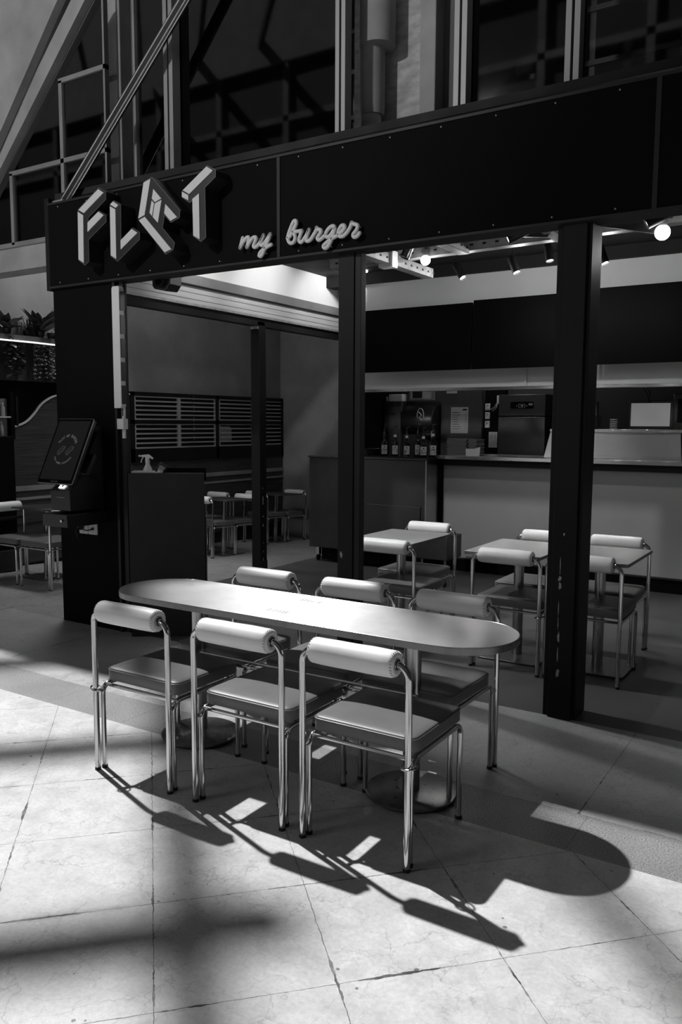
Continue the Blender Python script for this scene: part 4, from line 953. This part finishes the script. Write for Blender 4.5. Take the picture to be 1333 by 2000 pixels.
pw(bx(-2.735, -1.40, 8.47, 8.80, 1.575, 1.61), 'top_shelf', 'steel', t, bevel=.004)
t = thing('hatch_ledge', 'stainless ledge along the top of the serving hatch', 'ledge', (-2.5, 8.5, 2.03))
pw(bx(-5.18, .5, 8.50, 8.598, 2.028, 2.062), 'ledge', 'steel', t, bevel=.003)
pw(bx(-3.07, -3.045, 8.575, 8.595, 2.065, 2.25), 'conduit', 'white_plastic', t)
# menu screens
TVL = ['blank dark menu screen at the left end of the white band', 'blank dark menu screen in the middle, cut off by the chipped post', 'blank dark menu screen at the right picture edge']
def tv(x0, x1, z0, z1, lab, tilt=.03):
    t = thing('menu_screen', lab, 'screen', ((x0+x1)/2, 8.5, z0), group='menu screens above the counter')
    pw(MB().prism([(8.36, z0), (8.395, z0), (8.395+tilt, z1), (8.36+tilt, z1)][::1], 'x', x0, x1), 'screen_panel', 'screen', t, bevel=.003)
    pw(bx((x0+x1)/2-.15, (x0+x1)/2+.15, 8.39, 8.599, (z0+z1)/2-.1, (z0+z1)/2+.1), 'wall_bracket', 'black_paint', t)
tv(-4.965, -3.615, 2.25, 2.97, TVL[0]); tv(-3.60, -2.31, 2.25, 2.99, TVL[1]); tv(-2.29, -.95, 2.255, 3.01, TVL[2])

# bottles on tray
for i, (x0, x1, lab) in enumerate([(-4.70, -4.29, 'left of two dark trays under the syrup bottles'), (-4.28, -3.93, 'right of two dark trays under the syrup bottles')]):
    tr = thing('serving_tray', lab, 'tray', ((x0+x1)/2, 8.22, 1.272))
    pw(bx(x0, x1, 8.08, 8.36, 1.273, 1.277), 'tray_bed', 'black_plastic', tr); pw(bx(x0, x1, 8.075, 8.085, 1.273, 1.287), 'rim', 'dark_paint', tr)
def bottle(x, y, h, lab, full, lbl, r=.040):
    b = thing('syrup_bottle', lab, 'bottle', (x, y, 1.278), group='syrup bottles on the trays', rz=.55)
    MB().lathe([(r*.9, 0), (r, .01), (r, h*.55), (r*.8, h*.64), (r*.34, h*.78), (r*.30, h*.92)], n=20).build('glass_body', 'bottle', b)
    if full: MB().lathe([(r*.85, .006), (r*.9, .012), (r*.9, h*full)], n=18).build('syrup', 'liquid', b)
    g = MB(); n = 8; R_ = r+.0012
    for z0, z1 in ((.03, h*.5),):
        vs_ = []
        for i in range(n+1):
            a = math.radians(-140+100*i/n); vs_ += [(R_*math.cos(a), R_*math.sin(a), z0), (R_*math.cos(a), R_*math.sin(a), z1), ((R_-.001)*math.cos(a), (R_-.001)*math.sin(a), z0), ((R_-.001)*math.cos(a), (R_-.001)*math.sin(a), z1)]
        fs = []
        for i in range(n): fs += [(i*4, i*4+4, i*4+5, i*4+1), (i*4+2, i*4+3, i*4+7, i*4+6)]
        g.add(vs_, fs)
    la = g.build('label', 'paper', b)
    d = MB()
    for k in range(7):
        a = math.radians(-90+random.uniform(-32, 32)); z = random.uniform(.045, h*.33); q = ((R_+.001)*math.cos(a), (R_+.001)*math.sin(a), z); d.ball(q, random.uniform(.003, .0075), 6)
    a = math.radians(-90); d.box(-.026, .026, -R_-.0008, -R_-.0002, h*.34, h*.345); d.ball((0, -R_-.0005, h*.42), .008, 4)
    d.build('label_print', 'black_plastic', la)
    MB().lathe([(r*.42, h*.86), (r*.42, h*.97)], n=14).build('neck_band', lbl, b)
    p = MB(); p.lathe([(.017, h*.97), (.017, h*1.03), (.010, h*1.07), (.005, h*1.10), (.005, h*1.32)], n=12); p.tube([(-.006, 0, h*1.33), (.035, 0, h*1.345)], .0055, 8); p.build('pump', 'black_plastic', b)
    return b
random.seed(5)
bottle(-4.585, 8.20, .265, 'clear syrup bottle, first from the left, black neck', 0.15, 'black_plastic')
bottle(-4.445, 8.20, .260, 'dark syrup bottle, second from the left, white neck band', .5, 'white_plastic')
bottle(-4.305, 8.22, .250, 'dark syrup bottle, third from the left, white neck band', .0, 'white_plastic')
bottle(-4.165, 8.22, .275, 'darkest full syrup bottle, fourth from the left', .55, 'black_plastic')
bottle(-4.065, 8.16, .245, 'shorter pale-labelled bottle in front at the right of the group', .1, 'white_plastic', .042)
bottle(-3.985, 8.24, .275, 'clear tall syrup bottle at the right end of the group', .1, 'white_plastic', .044)
t = thing('black_bowl', 'shallow black dish left of the syrup bottles', 'bowl', (-4.82, 8.30, 1.273)); MB().lathe([(.08, 0), (.14, .09), (.135, .09), (.075, .01)], n=24).build('dish', 'black_plastic', t)
t = thing('card_stack', 'thick stack of folded cardboard boxes on the counter', 'stack', (-3.67, 8.42, 1.305))
random.seed(9)
for i in range(13):
    dx = random.uniform(-.008, .008); pw(bx(-3.85+dx, -3.62+dx, 8.32, 8.55, 1.306+i*.0145, 1.306+i*.0145+.012), 'folded_box', 'card', t, bevel=.002)
    pw(bx(-3.60+dx, -3.50+dx, 8.33, 8.55, 1.306+i*.0140, 1.306+i*.0140+.011), 'folded_box', 'card', t, bevel=.002)
t = thing('paper_holder', 'small white folded card standing on the counter beside the cardboard stack', 'card', (-3.52, 8.33, 1.305))
pw(MB().prism([(8.29, 1.306), (8.29, 1.385), (8.295, 1.385), (8.295, 1.306)], 'x', -3.61, -3.52), 'front', 'white_plastic', t); pw(MB().prism([(-3.52, 1.306), (-3.52, 1.385), (-3.44, 1.405), (-3.45, 1.306)], 'y', 8.29, 8.295), 'flap', 'white_plastic', t)

point('kitchen_fill', (-3.6, 9.0, 3.0), 16, .12)  # point light added to brighten the kitchen
# ================================================================ kitchen behind the hatch
t = thing('tall_fridge', 'tall dark steel kitchen unit behind the cabinet, with vent slots on top', 'fridge', (-5.02, 9.2, 0))
pw(bx(-5.15, -4.89, 9.2, 9.7, .02, 1.93), 'body', 'steel_dark', t, bevel=.006)
dd = pw(bx(-5.07, -4.90, 9.18, 9.2, .3, 1.83), 'door', 'steel_dark', t, bevel=.003)
pw(bx(-5.05, -4.98, 9.165, 9.18, 1.77, 1.79), 'handle', 'black_plastic', t)
g = MB()
for i in range(3):
    for k in range(3): g.box(-5.13+i*.08, -5.07+i*.08, 9.196, 9.2, 1.87+k*.018, 1.878+k*.018)
for k in range(14):
    for i in range(3): g.box(-5.13+i*.05, -5.095+i*.05, 9.196, 9.2, 1.26+k*.018, 1.268+k*.018)
pw(g, 'vent_grille', 'deck_dark', t)
t = thing('drink_dispenser', 'black drum-shaped drinks machine with a round badge behind the bottles', 'drinks machine', (-4.65, 9.2, 0))
pw(MB().lathe([(.02, -.22), (.21, -.22), (.22, -.20), (.22, .20), (.21, .22)], (-4.66, 9.35, 1.68), 'x', 28), 'drum', 'black_plastic', t)
pw(bx(-4.88, -4.46, 9.2, 9.6, .02, 1.60), 'body', 'black_plastic', t, bevel=.01)
bd = MB()
for i in range(20):
    a = 2*PI*i/20; b2 = 2*PI*(i+1)/20; bd.tube([(-4.60+.045*math.cos(a), 9.14, 1.76+.085*math.sin(a)), (-4.60+.045*math.cos(b2), 9.14, 1.76+.085*math.sin(b2))], .006, 5)
bd.tube([(-4.62, 9.135, 1.80), (-4.58, 9.135, 1.76), (-4.62, 9.135, 1.73), (-4.58, 9.135, 1.70)], .007, 5)
pw(bd, 'badge', 'white_plastic', t)
pw(MB().lathe([(.05, 0), (.055, .01), (.055, .16), (.05, .17)], (-4.56, 9.12, 1.52), 'x', 18), 'syrup_head', 'black_plastic', t); pw(MB().lathe([(.052, 0), (.057, .005), (.057, .02)], (-4.42, 9.12, 1.52), 'x', 18), 'ring_label', 'paper', t)
t = thing('kitchen_partition', 'dark steel partition behind the cardboard stack', 'partition', (-4.2, 9.3, 0)); pw(bx(-4.40, -3.86, 9.32, 9.36, 0.0, 2.3).box(-4.86, -4.40, 9.32, 9.36, 1.93, 2.3), 'sheet', 'steel_dark', t)
def notice(name, x0, x1, z0, z1, lab, cat='notice', frame=False, lines=8, y=9.32):
    t = thing(name, lab, cat, ((x0+x1)/2, y, z0))
    pw(bx(x0, x1, y-.006, y, z0, z1), 'sheet', 'paper', t)
    g = MB(); h = (z1-z0)
    for i in range(lines): g.box(x0+.02, x0+(x1-x0)*random.uniform(.4, .6), y-.0075, y-.006, z1-h*(.2+.09*i)-.002, z1-h*(.2+.09*i)+.002); g.box(x1-.04, x1-.02, y-.0075, y-.006, z1-h*(.2+.09*i)-.002, z1-h*(.2+.09*i)+.002)
    if lines > 5: g.box(x1-.07, x1-.015, y-.0075, y-.006, z1-.04, z1-.02)
    if lines: pw(g, 'print', 'dark_paint', t)
    if frame:
        f = MB(); f.box(x0-.02, x1+.02, y-.02, y, z0-.02, z0); f.box(x0-.02, x1+.02, y-.02, y, z1, z1+.02); f.box(x0-.02, x0, y-.02, y, z0, z1); f.box(x1, x1+.02, y-.02, y, z0, z1); pw(f, 'frame', 'frame', t)
        pw(bx(x0+.02, (x0+x1)/2, y-.009, y-.006, z0+.01, z1-.01), 'picture', 'dark_paint', t)
notice('framed_certificate', -4.82, -4.51, 1.97, 2.12, 'framed notice near the hatch ledge above the black drum', 'notice', True, 0)
notice('price_sheet', -4.265, -4.035, 1.54, 1.86, 'white sheet of printed lines on the steel partition', lines=8)
notice('small_sticker', -4.33, -4.19, 2.03, 2.11, 'small printed sticker just under the hatch ledge', lines=2)
t = thing('storage_boxes', 'pale plastic boxes on top of the tall kitchen unit', 'box', (-5.1, 9.3, 1.93)); pw(bx(-5.1, -4.9, 9.22, 9.5, 1.935, 2.03), 'crate', 'white_plastic', t, bevel=.01); pw(bx(-5.14, -5.11, 9.22, 9.5, 1.935, 2.0), 'crate', 'galv', t, bevel=.005)
for i, z in enumerate((1.86, 1.755, 1.65)):
    o = thing('wall_switch', ['topmost', 'middle', 'lowest'][i]+' of three pale switch plates beside the ice machine', 'switch', (-3.80, 9.40, z)); pw(bx(-3.85, -3.79, 9.40, 9.42, z-.04, z+.045), 'plate', 'white_plastic', o, bevel=.004); pw(bx(-3.83, -3.81, 9.395, 9.40, z+.015, z+.022), 'rocker', 'dark_paint', o)
notice('clipboard_sheet', -3.80, -3.69, 1.37, 1.56, 'shaded paper sheet hanging left of the ice machine', lines=3, y=9.42)
t = thing('cable_box', 'small pale box with dangling cables above the ice machine corner', 'cable box', (-3.68, 9.3, 1.9)); pw(bx(-3.69, -3.63, 9.37, 9.42, 1.90, 2.0), 'box', 'white_plastic', t, bevel=.004)
pw(MB().tube([(-3.66, 9.29, 1.90), (-3.67, 9.27, 1.86), (-3.72, 9.27, 1.83), (-3.79, 9.3, 1.83)], .006, 8).tube([(-3.65, 9.29, 1.90), (-3.65, 9.26, 1.85), (-3.70, 9.27, 1.81)], .006, 8), 'cable', 'galv', t)
t = thing('service_riser', 'dark upright duct panel left of the ice machine', 'duct', (-3.73, 9.42, 0)); pw(bx(-3.86, -3.60, 9.42, 9.5, 0, 2.3), 'panel', 'black_panel', t)
t = thing('ice_machine', 'large dark ice machine with a black control strip behind the counter', 'ice machine', (-3.3, 9.2, 0))
pw(bx(-3.60, -3.03, 9.2, 9.7, .02, 1.74), 'lower_cabinet', 'steel_dark', t, bevel=.006); pw(bx(-3.60, -3.03, 9.2, 9.7, 1.75, 2.0), 'upper_cabinet', 'steel_dark', t, bevel=.006)
pw(MB().prism(rrect(.14, .04, .015), 'z', 0, .006).xf(Matrix.Translation((-3.31, 9.2, 1.875)) @ Matrix.Rotation(PI/2, 4, 'X')), 'control_strip', 'screen', t)
pw(bx(-3.35, -3.27, 9.188, 9.194, 1.845, 1.89), 'dial_frame', 'galv', t); pw(bx(-3.345, -3.275, 9.186, 9.189, 1.85, 1.885), 'dial', 'black_plastic', t); pw(MB().ball((-3.305, 9.184, 1.868), .010, 8).ball((-3.37, 9.19, 1.868), .006, 6).ball((-3.25, 9.19, 1.868), .006, 6), 'indicator', 'white_plastic', t)
pw(MB().prism([(.028*math.cos(2*PI*i/16), .014*math.sin(2*PI*i/16)) for i in range(16)], 'z', 0, .003).xf(Matrix.Translation((-3.205, 9.193, 1.885)) @ Matrix.Rotation(PI/2, 4, 'X')), 'badge', 'galv', t)
def pos_screen(x0, x1, z0, z1, lab):
    t = thing('order_display', lab, 'display', ((x0+x1)/2, 8.95, 1.305))
    pw(bx(x0-.03, x1+.03, 8.95, 8.99, z0-.03, z1+.03), 'casing', 'black_plastic', t, bevel=.008); pw(bx(x0, x1, 8.944, 8.95, z0, z1), 'lit_panel', 'lit_display', t); pw(bx((x0+x1)/2-.03, (x0+x1)/2+.03, 8.96, 8.99, 1.305, z0-.02), 'stand', 'black_plastic', t)
pos_screen(-2.02, -1.63, 1.64, 1.88, 'lit white order display on the counter right of the chipped post')
pos_screen(-2.80, -2.40, 1.63, 1.87, 'lit white order display partly hidden by the chipped post')
t = thing('black_register', 'black box-shaped device at the right picture edge behind the guard', 'register', (-1.4, 8.95, 1.6)); pw(bx(-1.60, -1.2, 8.90, 9.2, 1.305, 1.98), 'casing', 'black_plastic', t, bevel=.02); pw(bx(-1.55, -1.25, 8.89, 8.90, 1.68, 1.92), 'window', 'screen', t)
t = thing('black_bucket', 'black tub standing on the guard shelf', 'bucket', (-2.33, 8.68, 1.61)); MB().lathe([(.055, 0), (.072, .13), (.076, .13), (.076, .14), (.068, .14), (.05, .01)], n=24).build('tub', 'black_plastic', t)
t = thing('cup_stack', 'small stack of pale ribbed lids on the guard shelf', 'stack', (-2.13, 8.68, 1.61)); g = MB()
for i in range(5): g.lathe([(.034, i*.022), (.038, i*.022+.003), (.038, i*.022+.012), (.034, i*.022+.015)], n=16)
g.build('lid', 'grille_pale', t)
t = thing('cable_loop', 'dark cables drooping from the hatch ledge to the displays', 'cable', (-2.5, 8.9, 2.0))
pw(MB().tube([(-2.45, 8.9, 2.04), (-2.43, 8.92, 1.95), (-2.47, 8.94, 1.88), (-2.55, 8.96, 1.85)], .008, 8).tube([(-1.86, 8.9, 2.04), (-1.83, 8.92, 1.98), (-1.85, 8.94, 1.92), (-1.82, 8.96, 1.88)], .008, 8).tube([(-1.90, 8.9, 2.04), (-1.86, 8.92, 1.97), (-1.84, 8.95, 1.88)], .006, 8), 'cable', 'rubber', t)

# ================================================================ ceiling channels and lamps
def channel(name, label, pts, yw, h=.085):
    t = thing(name, label, 'channel', pts[0]); (x0, y0, z0), (x1, y1, z1) = pts
    a = Vector(pts[0]); b = Vector(pts[1]); d = (b-a); L = d.length; d.normalize(); sd = Vector((d.y, -d.x, 0)).normalized(); up = Vector((0, 0, 1))
    def P(s_, w_, z_): return a+d*s_+sd*w_+up*z_
    def bar(w0, w1, z0_, z1_, s0=0, s1=None):
        s1 = L if s1 is None else s1
        return MB().add([P(s0, w0, z0_), P(s1, w0, z0_), P(s1, w1, z0_), P(s0, w1, z0_), P(s0, w0, z1_), P(s1, w0, z1_), P(s1, w1, z1_), P(s0, w1, z1_)], [(0, 3, 2, 1), (4, 5, 6, 7), (0, 1, 5, 4), (1, 2, 6, 5), (2, 3, 7, 6), (3, 0, 4, 7)])
    pw(bar(-yw, -yw+.004, 0, h), 'web', 'galv', t, smooth=False); pw(bar(-yw, yw, 0, .004), 'flange', 'galv', t, smooth=False); pw(bar(yw-.004, yw, 0, h), 'web', 'galv', t, smooth=False)
    g = MB(); s_ = .06
    while s_ < L:
        for k in (-1, 1): q = bar(k*(yw+.0012), k*(yw-.001), h*.42, h*.62, s_, s_+.03); g.add(q.v, q.f)
        s_ += .11
    pw(g, 'perforation_pattern', 'deck_dark', t, smooth=False)
channel('ceiling_channel', 'long perforated metal channel running above the white bulbs', [(-4.15, 6.42, 3.05), (.2, 6.38, 3.11)], .05)
channel('ceiling_channel', 'perforated channel running back beside the slimmer black post', [(-3.53, 5.6, 3.02), (-3.51, 7.1, 3.02)], .05)
channel('ceiling_channel', 'perforated channel running back from above the steel cabinet bulb', [(-2.84, 4.8, 3.04), (-2.82, 6.35, 3.04)], .05)
channel('ceiling_channel', 'perforated channel left of the chipped post', [(-1.99, 4.8, 3.04), (-1.98, 6.3, 3.04)], .05)
t = thing('junction_box', 'small pale junction box on the perforated channel', 'junction box', (-3.52, 6.32, 3.02)); pw(bx(-3.58, -3.44, 6.26, 6.36, 2.99, 3.13), 'box', 'white_plastic', t, bevel=.006)
t = thing('ceiling_flap', 'flat dark angular bracket above the middle lamps', 'bracket', (-2.3, 6.0, 3.05)); pw(MB().prism([(-2.9, 3.13), (-2.0, 3.02), (-1.96, 3.09), (-2.3, 3.16)], 'y', 6.0, 6.03), 'plate', 'dark_paint', t)
t = thing('ceiling_flap', 'flat dark angular bracket right of the chipped post', 'bracket', (-1.4, 5.6, 2.95)); pw(MB().prism([(-1.62, 2.985), (-1.12, 2.86), (-1.16, 2.93), (-1.4, 3.02), (-1.62, 3.02)], 'y', 5.6, 5.63), 'plate', 'dark_paint', t)
t = thing('lighting_track', 'thin black lighting track carrying the cylindrical spotlights', 'track', (-2.6, 7.2, 3.27)); pw(bx(-4.2, .3, 7.18, 7.22, 3.25, 3.28), 'rail', 'black_paint', t)
for x in (-4.0, -2.0, .1): pw(MB().tube([(x, 7.2, 3.28), (x, 7.2, 3.45)], .006, 6), 'hanger', 'black_paint', t)
def lamp(p, d, lab, lit=True, mat='black_paint', mount=None, L=.165, r=.036, e=30, spill=0, gr='cylindrical spotlights on the ceiling'):
    d = Vector(d).normalized(); q = d.to_track_quat('Z', 'Y').to_matrix().to_4x4(); p = Vector(p)
    t = thing('spotlight', lab, 'spotlight', p, group=gr)
    Mx = Matrix.Translation(p) @ q
    pw(MB().lathe([(r*.9, -L), (r, -L+.006), (r, -.003), (r*.93, 0), (r*.86, 0), (r*.84, -.012)], n=24).xf(Mx), 'housing', mat, t)
    pw(MB().lathe([(.001, -.012), (r*.84, -.012)], n=24).xf(Mx), 'lens', 'lens' if lit else 'screen', t)
    mt_ = mount or (p.x-d.x*L*.7, p.y-d.y*L*.7, 3.255)
    pw(MB().tube([p-d*L*.7, mt_], .007, 8), 'stem', 'black_paint', t)
    if lit: 
        spot('spotlight_beam', p+d*.02, d, e)
        if spill: point('spotlight_spill', p+d*.06, spill, .03)
lamp((-3.20, 7.2, 3.013), (.32, -.08, -.5), 'first cylindrical spotlight from the left, left of the second menu screen', spill=8)
lamp((-2.676, 7.2, 3.012), (.28, -.1, -.6), 'second cylindrical spotlight, right of the first and pointing down right', spill=8)
lamp((-2.373, 7.2, 3.085), (.16, -.1, -.7), 'cylindrical spotlight just left of the chipped post', spill=8)
lamp((-1.891, 7.2, 3.016), (.24, -.1, -.6), 'cylindrical spotlight just right of the chipped post', spill=8)
lamp((-2.16, 5.6, 2.945), (-.75, -.5, -.45), 'larger cylindrical spotlight aimed out at the front, above the middle lamps', mount=(-2.0, 5.8, 3.45), e=8)
lamp((-1.19, 5.45, 2.90), (-.8, -.3, -.45), 'cylindrical spotlight touching the right bulb at the picture edge', mount=(-1.0, 5.6, 3.45), e=6)
lamp((-2.975, 5.6, 2.90), (-.35, -.2, -.9), 'unlit shiny cylindrical spotlight above the steel cabinet', False, 'chrome_soft', mount=(-2.9, 5.62, 3.45))
def bulb(p, lab, r, e, side):
    t = thing('globe_bulb', lab, 'bulb', p)
    pw(MB().ball(p, r, 18), 'globe', 'bulb', t)
    pw(MB().lathe([(r*.55, r*.8), (r*.62, r*1.1), (r*.62, r*2.1), (r*.4, r*2.3)], p, n=16), 'holder', 'galv', t)
    pw(MB().tube([(p[0], p[1], p[2]+r*2.2), (p[0], p[1], 3.45)], .004, 6), 'flex', 'rubber', t)
    point('globe_glow', (p[0], p[1]-.0, p[2]-r-.05), e, .06)
bulb((-3.17, 6.5-.15, 3.03), 'glowing round bulb under the channel, above the syrup bottles', .042, 6, 0)
bulb((-1.119, 5.6, 2.872), 'large glowing round bulb at the upper right picture edge', .048, 6, 0)
# wash lamp over the left rail: recessed spots that scallop the white strip
for y in (6.2, 7.3, 8.4):
    spot('wall_wash', (-5.0, y, 3.40), (-.9, .1, -.42), 28, 110, .04)
    o = tag(MB().lathe([(.05, 0), (.05, .02)], (-5.0, y, 3.42), n=20).build('recessed_lamp', 'lens'), 'recessed lamp washing the white strip, %s along the rail' % {6.2: 'nearest', 7.3: 'halfway', 8.4: 'farthest'}[y], 'lamp', 'recessed lamps over the roller rail')
# table spots hung high behind the fascia
for p, tg, e, lab in (((-4.9, 4.72, 3.25), (-2.85, 5.4, .5), 160, 'table spotlight high behind the fascia, aimed at the lone square table'), ((-3.9, 4.72, 3.25), (-1.95, 5.4, .5), 150, 'table spotlight high behind the fascia, aimed left of the chipped post'), ((-3.0, 4.8, 3.25), (-1.4, 5.6, .5), 50, 'table spotlight high behind the fascia, aimed right of the chipped post')):
    lamp(p, Vector(tg)-Vector(p), lab, e=e, gr='table spotlights behind the fascia', mount=(p[0], p[1], 3.45))
